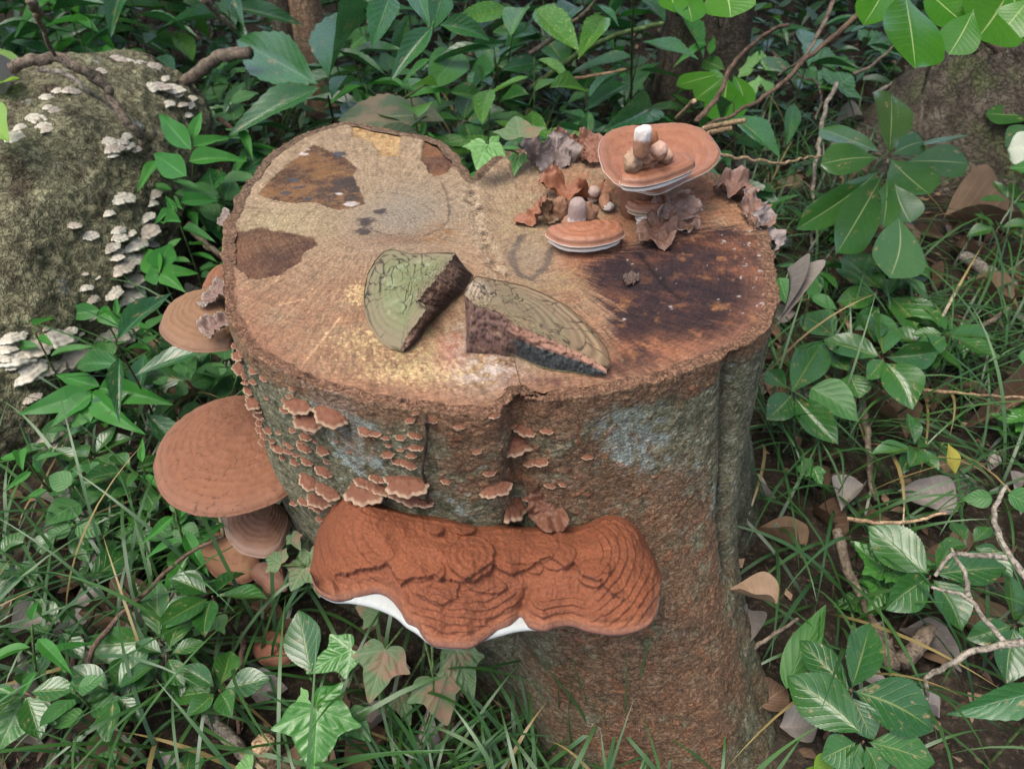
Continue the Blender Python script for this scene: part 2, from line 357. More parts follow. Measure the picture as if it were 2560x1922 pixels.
rimV = np.vstack(rimV[::-1]); rimC = np.vstack(rimC[::-1])
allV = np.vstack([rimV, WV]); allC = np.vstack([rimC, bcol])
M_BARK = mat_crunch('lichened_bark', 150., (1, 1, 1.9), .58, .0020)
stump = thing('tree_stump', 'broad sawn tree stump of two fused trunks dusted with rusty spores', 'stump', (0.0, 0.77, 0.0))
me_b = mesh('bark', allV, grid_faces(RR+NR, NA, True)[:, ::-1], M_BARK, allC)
part('bark', me_b, stump)
sub = allV.reshape(RR+NR, NA, 3)[RR::4, ::4]
BV_BARK = BVHTree.FromPolygons([Vector(v) for v in sub.reshape(-1, 3)], grid_faces(sub.shape[0], sub.shape[1], True).tolist())
# ------------------------------------------------------------------ the sawn face
inner = O-nrm2*bw*0.93
idx = np.linspace(0, NA, 1000, endpoint=False).astype(int)
_si = np.r_[0, np.cumsum(np.linalg.norm(np.diff(inner, axis=0), axis=1))]; _q = np.linspace(0, _si[-1], 1000, endpoint=False)
inn = np.stack([np.interp(_q, _si, inner[:, 0]), np.interp(_q, _si, inner[:, 1])], 1)
HUB = at_z(1225, 660, HT)[:2]
nu = 260; U = np.linspace(0.00001, 1.0, nu)**0.75
XY = (HUB+(inn-HUB)[None]*U[:, None, None]).reshape(-1, 2)
X3 = np.c_[XY, np.zeros(len(XY))]
L = lambda pts: W3(pts)[:, :2]
zA = zm(550, 280, 700); zB = zm(1250, 280, 700); zC = zm(850, 640, 860)
P1 = L(zA([(740,255),(870,310),(980,350),(1090,440),(1050,480),(1080,560),(1150,720),(1060,750),(940,770),(850,750),(760,710),(600,715),(430,690),(300,640),(350,580),(450,480),(560,390),(650,330)]))
P2 = L(zA([(100,930),(200,930),(330,900),(390,920),(540,940),(640,970),(750,990),(770,1050),(650,1110),(640,1180),(520,1240),(480,1280),(350,1305),(230,1310),(190,1260),(130,1230),(105,1100)]))
P3 = L(zA([(1600,250),(1640,150),(1720,200),(1800,300),(1850,400),(1800,470),(1700,505),(1650,480),(1630,420),(1590,380)]))
P4 = L(zA([(1030,80),(1120,90),(1250,110),(1340,150),(1440,170),(1400,340),(1270,345),(1240,290),(1220,260),(1140,210),(1050,190)]))
RL = L(zA([(1740,545),(1780,620),(1800,700),(1812,780),(1800,860),(1740,920),(1600,985),(1450,960),(1320,970),(1200,930),(1150,860)]))
SEAM = L([(1180,447),(1172,480),(1182,517),(1202,580),(1227,644),(1252,700),(1265,800),(1275,900),(1296,985)])
RG = L(zB([(180,970),(130,1040),(100,1110),(105,1210),(160,1290),(240,1310),(310,1265),(365,1195),(390,1130),(400,1080)]))
DK = L([(1456,690),(1464,655),(1503,640),(1551,624),(1598,610),(1646,606),(1709,585),(1772,566),(1851,570),(1900,590),(1930,680),(1940,760),(1925,800),(1880,845),(1800,880),(1700,912),(1600,935),(1515,945),(1500,918),(1533,890),(1530,860),(1524,830),(1532,780),(1512,760),(1490,730)])
pithL = at_z(930, 560, HT)[:2]; pithR = at_z(1330, 640, HT)[:2]
seamx = np.interp(XY[:, 1], SEAM[::-1][:, 1], SEAM[::-1][:, 0]); side = sstep(-0.012, 0.012, XY[:, 0]-seamx)
rL = np.linalg.norm(XY-pithL, axis=1); rR = np.linalg.norm(XY-pithR, axis=1); aL = np.arctan2(XY[:, 1]-pithL[1], XY[:, 0]-pithL[0]); aR = np.arctan2(XY[:, 1]-pithR[1], XY[:, 0]-pithR[0])
rr = lerp(rL, rR, side); aa = np.where(side > .5, aR, aL)
wv = fbm(X3*18, 3, .5, 40)
rings = np.sin((rr+wv*.012)*2*math.pi/0.0052)
rays = .45*fbm(np.stack([np.cos(aa)*45, np.sin(aa)*45, rr*30+side*9], 1), 4, .75, 41)*sstep(.01, .12, rr)+.7*fbm(np.c_[XY[:, 0]*260, XY[:, 1]*150, 0*rr], 4, .7, 46)
saw = np.sin((XY[:, 0]*.9+XY[:, 1]*.45+wv*.008)*2*math.pi/0.0046)
nA = fbm(X3*22, 5, .6, 42); nB = fbm(X3*90, 4, .65, 43); nC = fbm(X3*330, 3, .7, 44); nD = fbm(X3*8, 3, .5, 45)
z = HT-0.0008+0.00012*rings+0.00055*rays+0.0003*nC+0.0009*nA+0.0025*nD
e3 = nB*0.0040+nC*0.0022
s1 = sdf_poly(XY, P1)+e3; s2 = sdf_poly(XY, P2)+e3; s3 = sdf_poly(XY, P3)+e3; s4 = sdf_poly(XY, P4)+e3*2.5; stkr = fbm(np.stack([np.cos(aR)*50, np.sin(aR)*50, rR*14], 1), 3, .65, 57); sd = sdf_poly(XY, DK)+nB*.006+nC*.003+nA*.012+stkr*.035
dE = np.repeat((1-U), 1000)*np.tile(np.linalg.norm(inn-HUB, axis=1), nu)
for s_, dd in ((s1, .0012), (s2, .0016), (s3, .0030), (s4, .0022)): z -= dd*sstep(.0006, -.0006, s_)
dS = dist_line(XY, SEAM); z -= 0.0022*np.exp(-(dS/.006)**2)*(0.6+nB); z += 0.0012*np.exp(-((dS-.012)/.008)**2)
front = sstep(0.86, 0.52, XY[:, 1])
c = np.zeros((len(XY), 3))+np.array([0.30, 0.205, 0.120])
c = mixc(c, (0.43, 0.32, 0.20), sstep(-.15, .3, rays+.3*nA)*.75); c = mixc(c, (0.20, 0.125, 0.07), sstep(.05, .4, nA+.3*rays)*.6)
greyc = np.exp(-(((XY-at_z(1010, 545, HT)[:2])/np.array([.055, .075]))**2).sum(1)); c = mixc(c, (0.27, 0.235, 0.18), greyc*.8); c = mixc(c, (0.14, 0.105, 0.075), greyc*sstep(-.1, .35, rays+nB*.5)*.8)
c = mixc(c, (0.36, 0.30, 0.16), np.exp(-(((XY-at_z(690, 570, HT)[:2])/np.array([.06, .05]))**2).sum(1))*.6)
orange = np.clip(front*1.25*sstep(.32, -.05, XY[:, 0]-.12)+sstep(.03, .14, XY[:, 0])*sstep(.58, .66, XY[:, 1])*.8, 0, 1)
leftmid = np.exp(-(((XY-at_z(750, 800, HT)[:2])/np.array([.14, .08]))**2).sum(1)); orange = np.clip(np.maximum(orange, leftmid), 0, 1)
orange *= sstep(-.55, .25, nA+.4*nB+rays*.35+.1)
c = mixc(c, (0.285, 0.142, 0.076), orange*.80)
c = mixc(c, (0.36, 0.145, 0.070), np.exp(-(((XY-at_z(1620, 470, HT)[:2])/np.array([.13, .15]))**2).sum(1))*sstep(-.35, .2, nA)*.85)
c = mixc(c, (0.33, 0.13, 0.066), np.exp(-(((XY-at_z(1480, 650, HT)[:2])/np.array([.045, .03]))**2).sum(1))*.85)
lin = 0
for q in (((760,905),(850,790)), ((700,760),(760,745)), ((615,655),(650,648)), ((690,700),(720,650))):
    lin = np.maximum(lin, sstep(.0016, .0005, dist_line(XY, L(q))+nB*.0006))
c = mixc(c, (0.55, 0.34, 0.18), lin*.85)
yel = np.zeros(len(XY))
for (px_, py_, rx, ry, w) in ((1060,930,.085,.028,1),(930,850,.06,.03,.8),(1000,880,.09,.03,.7),(900,730,.02,.03,1),(1180,900,.03,.03,.5),(1240,940,.02,.015,.5)):
    yel = np.maximum(yel, w*np.exp(-(((XY-at_z(px_, py_, HT)[:2])/np.array([rx, ry]))**2).sum(1)))
ym = sstep(.10, .30, fbm(np.c_[XY[:, 0]*260, XY[:, 1]*150, 0*XY[:, 0]], 5, .75, 47)+yel*.55-.26)*sstep(.1, .4, yel)
c = mixc(c, (0.60, 0.43, 0.20), ym*.85)
grn = np.exp(-(((XY-at_z(1110, 850, HT)[:2])/np.array([.07, .045]))**2).sum(1))+.8*np.exp(-(((XY-at_z(1300, 560, HT)[:2])/np.array([.03, .08]))**2).sum(1))+.6*np.exp(-(((XY-at_z(1400, 700, HT)[:2])/np.array([.05, .03]))**2).sum(1))
c = mixc(c, (0.26, 0.23, 0.09), np.clip(grn, 0, 1)*sstep(-.25, .25, nB)*.6)
whi = np.exp(-(((XY-at_z(1225, 930, HT)[:2])/np.array([.035, .03]))**2).sum(1))+.9*np.exp(-(((XY-at_z(1150, 850, HT)[:2])/np.array([.012, .03]))**2).sum(1)); c = mixc(c, (0.46, 0.40, 0.36), np.clip(whi, 0, 1)*sstep(-.3, .3, nB)*.7)
c = mixc(c, (0.45, 0.20, 0.14), np.exp(-(((XY-at_z(1125, 875, HT)[:2])/np.array([.014, .03]))**2).sum(1))*.6)
sb = sstep(.016, .006, dS-.004*nA); c = mixc(c, (0.42, 0.33, 0.22), sb*.75*sstep(-.1, .25, rays*.5+nB)*.8*sstep(.55, .62, XY[:, 1])); c = mixc(c, (0.07, 0.045, 0.03), sb*sstep(.05, .35, -nB-nC*.4)*.8)
stk0 = fbm(np.stack([np.cos(aa)*60, np.sin(aa)*60, rr*40+side*9], 1), 3, .7, 55)
# old stains with crisp edges
for s_, ca, cb in ((s1, (0.225, 0.105, 0.036), (0.065, 0.030, 0.016)), (s2, (0.135, 0.062, 0.030), (0.060, 0.026, 0.017)), (s3, (0.20, 0.085, 0.036), (0.075, 0.030, 0.020))):
    m = sstep(.0011, -.0011, s_)*(.80+.2*sstep(-.2, .2, nB+nC)); cc = mixc(np.zeros((len(XY), 3))+np.array(ca), cb, sstep(-.3, .4, nA*1.2+nB*.5+nC*.35+stk0*.5)); c = c+(cc-c)*m[:, None]
    c = mixc(c, (0.03, 0.016, 0.012), sstep(.0016, .0, np.abs(s_+.0006))*.5*sstep(-.2, .2, nA+nB))
g1 = np.exp(-(((XY-at_z(865, 470, HT)[:2])/np.array([.035, .05]))**2).sum(1))*sstep(.001, -.001, s1); c = mixc(c, (0.055, 0.040, 0.034), np.clip(g1*1.4, 0, 1)*sstep(-.4, .2, nA+nB)*.9)
for (a, b, w) in ((733,447,.007),(738,466,.004),(757,464,.004),(715,478,.006),(847,385,.009),(770,495,.005)):
    d = (XY-at_z(a, b, HT)[:2])/np.array([w, w*.8]); c = mixc(c, (0.06, 0.062, 0.072), sstep(1.3, .8, np.sqrt((d**2).sum(1))+nB*.6)*.9)
for (a, b, w) in ((875,508,.008),(848,482,.005),(757,383,.006),(770,372,.003)):
    d = (XY-at_z(a, b, HT)[:2])/np.array([w, w*.7]); c = mixc(c, (0.55, 0.47, 0.42), sstep(1.3, .8, np.sqrt((d**2).sum(1))+nB*.9)*.85)
m4 = sstep(.0005, -.0005, s4); c4 = mixc(np.zeros((len(XY), 3))+np.array([0.48, 0.31, 0.14]), (0.25, 0.12, 0.045), sstep(.0, .3, nB+.3*nA)); c = c+(c4-c)*m4[:, None]; c = mixc(c, (0.23, 0.10, 0.04), sstep(.0014, 0, np.abs(s4))*.7)
dr = dist_line(XY, RL)+nB*.004+nA*.003; c = mixc(c, (0.035, 0.026, 0.024), sstep(.0024, .0006, dr)*.6*sstep(-.25, .1, nA)); ofr = np.exp(-(((XY-at_z(1095, 585, HT)[:2])/np.array([.018, .022]))**2).sum(1)); c = mixc(c, (0.24, 0.11, 0.035), np.clip(ofr*1.5, 0, 1)*sstep(-.2, .2, nB)*.85)
brw = np.exp(-(((XY-at_z(990, 598, HT)[:2])/np.array([.035, .012]))**2).sum(1)); c = mixc(c, (0.21, 0.12, 0.07), brw*.8)
for (a, b, w) in ((915,554,.012),(908,577,.010),(952,528,.008)):
    d = (XY-at_z(a, b, HT)[:2])/np.array([w, w]); c = mixc(c, (0.035, 0.026, 0.03), sstep(1.2, .5, np.sqrt((d**2).sum(1))+nB*1.1)*.85)
dg = dist_line(XY, RG)+nB*.004+nC*.001; c = mixc(c, (0.045, 0.030, 0.032), sstep(.0062, .0015, dg)*.85)
inr = np.exp(-(((XY-at_z(1322, 640, HT)[:2])/np.array([.028, .04]))**2).sum(1)); c = mixc(c, (0.33, 0.25, 0.17), inr*.6); c = mixc(c, (0.12, 0.09, 0.065), inr*sstep(.0, .25, nC+nB*.3)*.6)
md = sstep(.006, -.008, sd); dk = mixc(np.zeros((len(XY), 3))+np.array([0.050, 0.024, 0.020]), (0.150, 0.058, 0.030), sstep(-.05, .35, nA*1.2+nB*.4)); gr2 = fbm(np.c_[(XY@np.array([.86, -.5]))*30, (XY@np.array([.5, .86]))*150, 0*rr], 4, .6, 48)
dk = mixc(dk, (0.020, 0.012, 0.014), sstep(-.1, .3, gr2-.4*nD)*.85); ctr = np.exp(-(((XY-at_z(1600, 690, HT)[:2])/np.array([.09, .05]))**2).sum(1)); dk = mixc(dk, (0.022, 0.014, 0.018), ctr*.75)
dk = mixc(dk, (0.34, 0.15, 0.06), sstep(.12, .36, fbm(X3*42+3, 4, .6, 49))*.75*(1-.7*ctr)); lowr = np.exp(-(((XY-at_z(1620, 880, HT)[:2])/np.array([.11, .022]))**2).sum(1)); dk = mixc(dk, (0.31, 0.125, 0.062), np.clip(lowr*1.3, 0, 1)*sstep(-.35, .1, nA+gr2*.6)*.9)
rtr = np.exp(-(((XY-at_z(1880, 640, HT)[:2])/np.array([.03, .06]))**2).sum(1)); dk = mixc(dk, (0.25, 0.10, 0.05), rtr*sstep(-.2, .2, nA)*.8)
wsp = sstep(.36, .46, fbm(X3*75+7, 4, .7, 50)+.18*np.exp(-((XY[:, 0]-.27)/.06)**2)); dk = mixc(dk, (0.55, 0.50, 0.45), wsp*.8)
c = c+(dk-c)*md[:, None]; c = mixc(c, (0.06, 0.03, 0.03), sstep(.02, .0, sd)*(1-md)*sstep(-.1, .3, nB)*.55)
spot = np.exp(-(((XY-at_z(1385, 955, HT)[:2])/np.array([.018, .006]))**2).sum(1)); c = mixc(c, (0.06, 0.03, 0.032), np.clip(spot*1.6, 0, 1)*sstep(-.3, .1, nB))
crk = dist_line(XY, L([(1555,560),(1552,620)])); crk2 = dist_line(XY, L([(1610,640),(1650,690),(1700,740)])); z -= .004*np.exp(-(crk2/.004)**2)
c = mixc(c, (0.02, 0.012, 0.01), sstep(.0016, .0004, crk)*.7+sstep(.005, .001, crk2+nB*.003)*.7)
chk = sstep(.42, .6, fbm(np.stack([np.cos(aa)*16, np.sin(aa)*16, rr*6+side*5], 1), 3, .6, 52)); c = mixc(c, (0.12, 0.065, 0.035), chk*(1-md)*.5)
eb = sstep(.035, .0, dE+.01*nA); c = mixc(c, (0.08, 0.045, 0.028), sstep(.002, 0, dE+nB*.0015)*.8); c = mixc(c, (0.29, 0.135, 0.075), eb*front*.5)
stk = fbm(np.stack([np.cos(aa)*60, np.sin(aa)*60, rr*40+side*9], 1), 3, .7, 55); rg2 = fbm(np.c_[rr*420+wv*3, aa*1.2, side*5], 2, .6, 56)
c *= np.clip(.67*(1+.45*nC+.35*rays+.40*nB+.70*stk*sstep(.02, .08, rr)+.38*rg2), .25, 1.8)[:, None]*np.array([.97, 1., 1.03])
M_WOOD = mat_vcol('sawn_wood', 0.88, 420, 1300, 0.48, 0.8, 0.0008)
topV = np.c_[XY, z]
me_t = mesh('cut_face', topV, grid_faces(nu, 1000, True), M_WOOD, c); part('cut_face', me_t, stump)
st = topV.reshape(nu, 1000, 3)[::5, ::5]; BV_TOP = BVHTree.FromPolygons([Vector(v) for v in st.reshape(-1, 3)], grid_faces(st.shape[0], st.shape[1], True).tolist())
# ------------------------------------------------------------------ bracket fungi
def cap_mat(name, rough=.8, spec=.3): return mat_vcol(name, rough, 1300, 3500, 0.22, 0.45, 0.0005, spec)
M_CAP = cap_mat('dusty_fungus'); M_GLOSS = cap_mat('varnished_fungus', .42, .5)
def shelf(name, out, hub, dome=.008, th=.010, cols=None, zones=7, ridge=.0008, crackle=0, nr=46, na=200, seed=1, rag=.002, dish=0., speck=.3, flip=None):
    """a bracket: out = outline (world points), hub = where it is attached; returns vertices, faces, colours"""
    cols = cols or {}
    top, mid, marg, edge, und = [np.array(cols.get(k, d)) for k, d in (('top', (.25, .115, .06)), ('mid', (.30, .16, .09)), ('marg', (.27, .14, .08)), ('edge', (.09, .06, .045)), ('und', (.40, .33, .24)))]
    C = catmull(np.asarray(out), na, True); hub = np.asarray(hub, float)
    nz = fbm(C*60, 3, .5, seed); C = C+(C-hub)/np.linalg.norm(C-hub, axis=1)[:, None]*(nz*rag)[:, None]
    R = np.linalg.norm((C-hub)[:, :2], axis=1).mean(); V = []; Cc = []
    U = np.r_[np.linspace(.0005, .9, nr-10), np.linspace(.915, 1, 10)]
    for u in U:
        P = hub+(C-hub)*u; n1 = fbm(P*45, 3, .5, seed+2); uu = np.maximum(u+.012*n1, 0)
        z = dome*(1-uu**2.4)-dish*(1-(1-uu)**2)*0+ridge*np.sin(uu**1.3*zones*2*math.pi+n1)*sstep(.12, .45, uu)+.0012*fbm(P*120, 3, .6, seed+3)+.003*n1*(1-u)
        rim = -th*.5*(1-np.sqrt(max(0, 1-max(0, (u-.94)/.06)**2)))
        V.append(P+np.c_[0*z, 0*z, z+rim])
        k = .5+.5*np.sin(uu**1.3*zones*2*math.pi+n1+.8); c = lerp(top[None], mid[None], (k*.8)[:, None])
        c = mixc(c, marg, sstep(.80, .97, uu)); sp = fbm(P*330, 3, .7, seed+5); c = mixc(c, mid*1.35, sstep(.22, .42, sp)*speck); c = mixc(c, top*.6, sstep(.25, .5, -sp)*.4*speck)
        c = mixc(c, top*.45, sstep(.93, 1., np.sin(uu**1.3*zones*2*math.pi+n1+2.4))*.35)
        Cc.append(c*(1+.18*n1[:, None]))
    B = C+0.0
    for k, (o, dz) in enumerate(((.0, -.5*th), (-.001, -.7*th), (-.004, -.95*th))):
        d = (C-hub)/np.linalg.norm(C-hub, axis=1)[:, None]
        V.append(C+d*(o+.0012*(k == 0))+np.array([0, 0, dz])); Cc.append(np.tile(edge if k == 0 else (cols.get('lip', edge) if k == 1 else und), (na, 1)))
    for u in np.linspace(.93, .0005, 14):
        P = hub+(C-hub)*u; V.append(P+np.array([0, 0, -th*(1+.9*(1-u))])+np.c_[np.zeros((na, 2)), .0008*fbm(P*90, 2, .5, seed+9)]); Cc.append(np.tile(und, (na, 1)))
    V = np.array(V); Cc = np.array(Cc); n = len(V)
    if crackle:
        uu = np.repeat(U, na); th_ = np.tile(np.arctan2((C-hub)[:, 1], (C-hub)[:, 0]), len(U))
        _, e, _ = voro(np.c_[uu*crackle, np.cos(th_)*crackle*.7, np.sin(th_)*crackle*.7]+.25*fbm(V[:len(U)].reshape(-1, 3)*90, 2, .5, 3)[:, None], seed)
        m = sstep(.028, .0, e)*sstep(.15, .35, uu)*sstep(-.25, .15, fbm(V[:len(U)].reshape(-1, 3)*30, 2, .5, 8)); vv = V[:len(U)].reshape(-1, 3); vv[:, 2] -= .0006*m; V[:len(U)] = vv.reshape(len(U), na, 3)
        q = Cc[:len(U)].reshape(-1, 3); Cc[:len(U)] = mixc(q, top*.22, m*.85).reshape(len(U), na, 3)
    return V.reshape(-1, 3), grid_faces(n, na, True)[:, ::-1], Cc.reshape(-1, 3)
def split_shelf(root, V, F, C, na, ntop, mat, names=('cap', 'pore_surface')):
    k = (ntop-1)*na
    a = part(names[0], mesh(names[0], V, F[:k+na*2], mat, C), root); obj(names[1], mesh(names[1], V, F[k+na*2:], mat, C), a)
def plane_pts(px, z, slope=(0, 0), p0=None):
    n = np.array([-slope[0], -slope[1], 1.0]); n /= np.linalg.norm(n); p = at_z(*(p0 or px[0])[:2], z)
    return np.array([on_plane(q[0], q[1], p, n) for q in px])
def cap_thing(name, label, px, hubpx, z, slope=(0, 0), mat=None, group=None, nr=46, na=200, **k):
    out = plane_pts(px, z, slope, hubpx); hub = at_z(*hubpx, z)
    V, F, C = shelf(name, out, hub, nr=nr, na=na, **k)
    r = thing(name, label, 'fungus', tuple(hub), group); split_shelf(r, V, F, C, na, nr, mat or M_CAP); return r
zD = zm(350, 650, 520); zE = zm(500, 1250, 400); zF = zm(620, 1400, 640); zP = zm(900, 560, 650, 2203); zK = zm(750, 1200, 950)
rust = dict(top=(.165, .068, .034), mid=(.185, .082, .043), marg=(.18, .084, .048), edge=(.11, .065, .04), und=(.25, .17, .11))
tan = dict(top=(.16, .082, .044), mid=(.20, .118, .058), marg=(.185, .105, .062), edge=(.10, .06, .045), und=(.12, .08, .06))
cap_thing('bracket_fungus', 'broad smooth brown bracket fungus with fine cracks low on the stump side', [(600,985),(520,1003),(450,1042),(403,1092),(384,1145),(387,1195),(412,1240),(465,1272),(540,1282),(625,1270),(700,1238),(744,1195),(752,1168),(735,1120),(690,1060),(640,1010)], (625,1075), .235, dome=.009, th=.011, cols=rust, zones=11, ridge=.0002, crackle=5, nr=70, na=300, seed=3)
cap_thing('bracket_fungus', 'tan ringed bracket fungus jutting from the stump just under the sawn rim', zD([(870,290),(700,300),(500,350),(350,430),(260,530),(215,640),(210,720),(250,800),(340,870),(480,920),(650,945),(800,938),(950,915),(1010,800),(980,600),(930,420)]), zD([(830,520)])[0], .398, dome=.012, th=.008, cols=tan, zones=8, ridge=.0003, nr=60, na=240, seed=4)
cap_thing('bracket_fungus', 'small plain rusty bracket fungus half hidden behind the tan ringed one', zD([(670,300),(680,220),(730,130),(800,80),(880,45),(960,60),(960,250),(880,290)]), zD([(900,180)])[0], .385, dome=.008, th=.008, cols=rust, zones=2, seed=5, nr=30, na=90)
cap_thing('bracket_fungus', 'dull brown zoned bracket fungus tucked under the broad cracked one', zE([(330,150),(335,330),(380,480),(450,590),(560,680),(700,730),(820,750),(950,735),(1100,650),(1200,450),(1230,250),(1100,60),(700,0)]), zE([(950,150)])[0], .155, dome=.010, th=.010, cols=dict(rust, top=(.17, .085, .05), mid=(.21, .115, .07), marg=(.22, .14, .10), edge=(.24, .19, .15)), zones=8, ridge=.0004, nr=40, na=160, seed=6)
cap_thing('bracket_fungus', 'tan bracket fungus close to the soil among grass at the stump foot', zE([(-150,560),(-80,420),(100,400),(330,450),(480,600),(700,720),(840,840),(740,1050),(600,1120),(480,1135),(350,1110),(220,1040),(40,860),(-100,720)]), zE([(560,700)])[0], .065, dome=.012, th=.008, cols=dict(rust, top=(.29, .145, .08), mid=(.33, .17, .09), und=(.2, .12, .07)), zones=2, ridge=.0002, nr=34, na=120, seed=7)
cap_thing('bracket_fungus', 'small wavy edged brown bracket fungus at the stump foot below dusty ivy', zE([(690,980),(760,880),(900,850),(1050,890),(1160,930),(1200,1200),(1060,1235),(960,1262),(890,1220),(850,1160),(760,1080)]), zE([(1060,960)])[0], .075, dome=.008, th=.006, cols=dict(rust, top=(.20, .10, .065), mid=(.22, .12, .08)), zones=2, ridge=.0003, nr=30, na=120, seed=8)
cap_thing('bracket_fungus', 'low reddish bracket fungus at soil level beside a serrated green leaf', zF([(40,740),(130,640),(250,590),(360,680),(395,820),(320,890),(200,910),(100,860)]), zF([(290,730)])[0], .035, dome=.012, th=.008, cols=dict(rust, top=(.21, .085, .05), mid=(.22, .09, .055)), zones=1, ridge=.0002, nr=30, na=100, seed=9)
def cap_px(name, label, zf, px, hub, z, **k): return cap_thing(name, label, zf(px), zf([hub])[0], z, **k)
zB2 = zB
fresh = dict(top=(.235, .092, .045), mid=(.26, .112, .058), marg=(.235, .104, .056), edge=(.55, .50, .42), lip=(.16, .11, .08), und=(.74, .71, .64))
# cluster on the sawn face: plate, front cap, lower cap, stalk and knobs are one growth
cl = thing('fungus_cluster', 'tall cluster of glossy tan fungus caps and knobs on the stump top', 'fungus', tuple(at_z(1600, 520, HT)))
def cl_cap(names, px, hub, z, slope, **k):
    out = plane_pts(zB(px), z, slope, zB([hub])[0]); h = at_z(*zB([hub])[0], z); nr = k.pop('nr', 50); na = k.pop('na', 200)
    V, F, C = shelf('c', out, h, nr=nr, na=na, **k); split_shelf(cl, V, F, C, na, nr, M_GLOSS, names)
cl_cap(('cap', 'pore_surface'), [(785,260),(800,200),(860,140),(980,97),(1130,85),(1280,75),(1400,68),(1540,90),(1640,140),(1720,240),(1740,310),(1710,380),(1620,450),(1500,500),(1380,560),(1300,595),(1220,610),(1100,590),(950,550),(880,500),(820,420),(790,330)], (1180,400), HT+.062, (0, .05), dome=-.010, th=.009, cols=fresh, zones=5, ridge=.00025, seed=11, speck=.7, rag=.0015, nr=60, na=240)
cl_cap(('cap', 'pore_surface'), [(952,515),(980,470),(1040,430),(1100,390),(1200,340),(1320,310),(1470,315),(1540,365),(1542,400),(1450,450),(1300,505),(1150,540),(1010,540)], (1180,420), HT+.088, (0, .02), dome=.005, th=.012, cols=fresh, zones=4, ridge=.0003, seed=12, speck=.6, rag=.001)
cl_cap(('cap', 'pore_surface'), [(1005,700),(1150,660),(1320,660),(1352,700),(1330,735),(1200,755),(1070,750)], (1130,690), HT+.025, (0, 0), dome=.003, th=.011, cols=dict(fresh, und=(.40, .30, .2), edge=(.42, .36, .27)), zones=3, seed=13, rag=.001, nr=30, na=120)
cl_cap(('cap', 'pore_surface'), [(1085,790),(1150,770),(1230,790),(1235,820),(1150,840),(1090,825)], (1160,800), HT+.012, (0, 0), dome=.003, th=.010, cols=dict(fresh, top=(.5, .45, .38), mid=(.6, .55, .48), marg=(.5, .45, .4)), zones=3, seed=14, rag=.0006, nr=20, na=80)
def blob(c, r, colf, seed, amp=.18, n=26, lean=(0, 0), sq=0):
    th = np.linspace(0, math.pi, n); ph = np.linspace(0, 2*math.pi, 2*n, endpoint=False); T_, P_ = np.meshgrid(th, ph, indexing='ij')
    d = np.stack([np.sin(T_)*np.cos(P_), np.sin(T_)*np.sin(P_), np.cos(T_)], -1).reshape(-1, 3); k = 1+amp*fbm(d*1.6+seed, 3, .5, seed)
    if sq: dd = d.copy(); f_ = (np.clip(1-np.abs(d[:, 2])**4, 0, 1))**.25/np.sqrt(np.clip(1-d[:, 2]**2, 1e-4, 1)); dd[:, :2] *= f_[:, None]
    else: dd = d
    V = dd*np.asarray(r)*k[:, None]; V[:, 0] += lean[0]*V[:, 2]; V[:, 1] += lean[1]*V[:, 2]
    return V+np.asarray(c), grid_faces(n, 2*n, True)[:, ::-1], colf(d, V)
def two(ca, cb, z0=0., ax=2):
    return lambda d, V: mixc(np.zeros((len(d), 3))+np.array(ca), cb, sstep(z0-.15, z0+.15, d[:, ax]+.3*fbm(d*3, 2, .5, 4)))
BR = (.235, .12, .07); BRD = (.17, .08, .045); WH = (.46, .43, .39); GY = (.27, .21, .18)
def add_blob(root, name, zx, zy, z, r, colf, seed, **k):
    V, F, C = blob(at_z(*zB([(zx, zy)])[0], z), r, colf, seed, **k); return part(name, mesh(name, V, F, M_CAP, C), root)
add_blob(cl, 'stalk', 1090, 590, HT+.035, (.020, .018, .050), two(BRD, BR), 3, amp=.25)
add_blob(cl, 'stalk', 1150, 560, HT+.030, (.024, .020, .045), two(BRD, BR), 5, amp=.25)
add_blob(cl, 'knob', 1150, 345, HT+.102, (.016, .014, .011), two(BR, (.30, .17, .11), .3), 6, amp=.5)
add_blob(cl, 'knob', 1255, 310, HT+.110, (.009, .009, .010), two(BR, (.42, .27, .2)), 7)
add_blob(cl, 'knob', 1300, 350, HT+.098, (.009, .009, .008), two(BR, (.38, .22, .15)), 17)
add_blob(cl, 'finger', 1125, 235, HT+.124, (.0085, .0085, .016), two(BR, (.5, .46, .42), .25), 8, amp=.2, sq=1)
add_blob(cl, 'knob', 1195, 225, HT+.118, (.007, .007, .011), two((.2, .085, .04), (.24, .1, .045)), 9, amp=.05)
add_blob(cl, 'knob', 1050, 400, HT+.098, (.010, .010, .012), two((.2, .12, .07), (.3, .2, .13)), 10, amp=.5)
# small cap in front with its fingers
fc = thing('bracket_fungus', 'small striped cap with white rim and stubby fingers on the stump top', 'fungus', tuple(at_z(1460, 590, HT)))
out = plane_pts(zB([(365,925),(420,900),(500,885),(540,868),(640,885),(760,895),(830,885),(880,868),(950,868),(985,915),(960,950),(880,985),(760,1012),(640,1020),(520,1008),(430,975)]), HT+.022, (0, 0)); h = at_z(*zB([(650,890)])[0], HT+.022)
V, F, C = shelf('c', out, h, dome=.004, th=.014, cols=fresh, zones=4, ridge=.0004, nr=50, na=220, seed=15, speck=.5, rag=.001); split_shelf(fc, V, F, C, 220, 50, M_GLOSS)
add_blob(fc, 'finger', 610, 810, HT+.030, (.010, .009, .018), two((.5, .46, .42), (.25, .19, .165), -.2), 21, amp=.12, sq=1)
add_blob(fc, 'finger', 690, 810, HT+.024, (.011, .010, .014), two(BRD, (.20, .105, .06)), 22, amp=.6)
add_blob(fc, 'stalk', 640, 880, HT+.012, (.022, .014, .012), two(BRD, BR), 25, amp=.2)
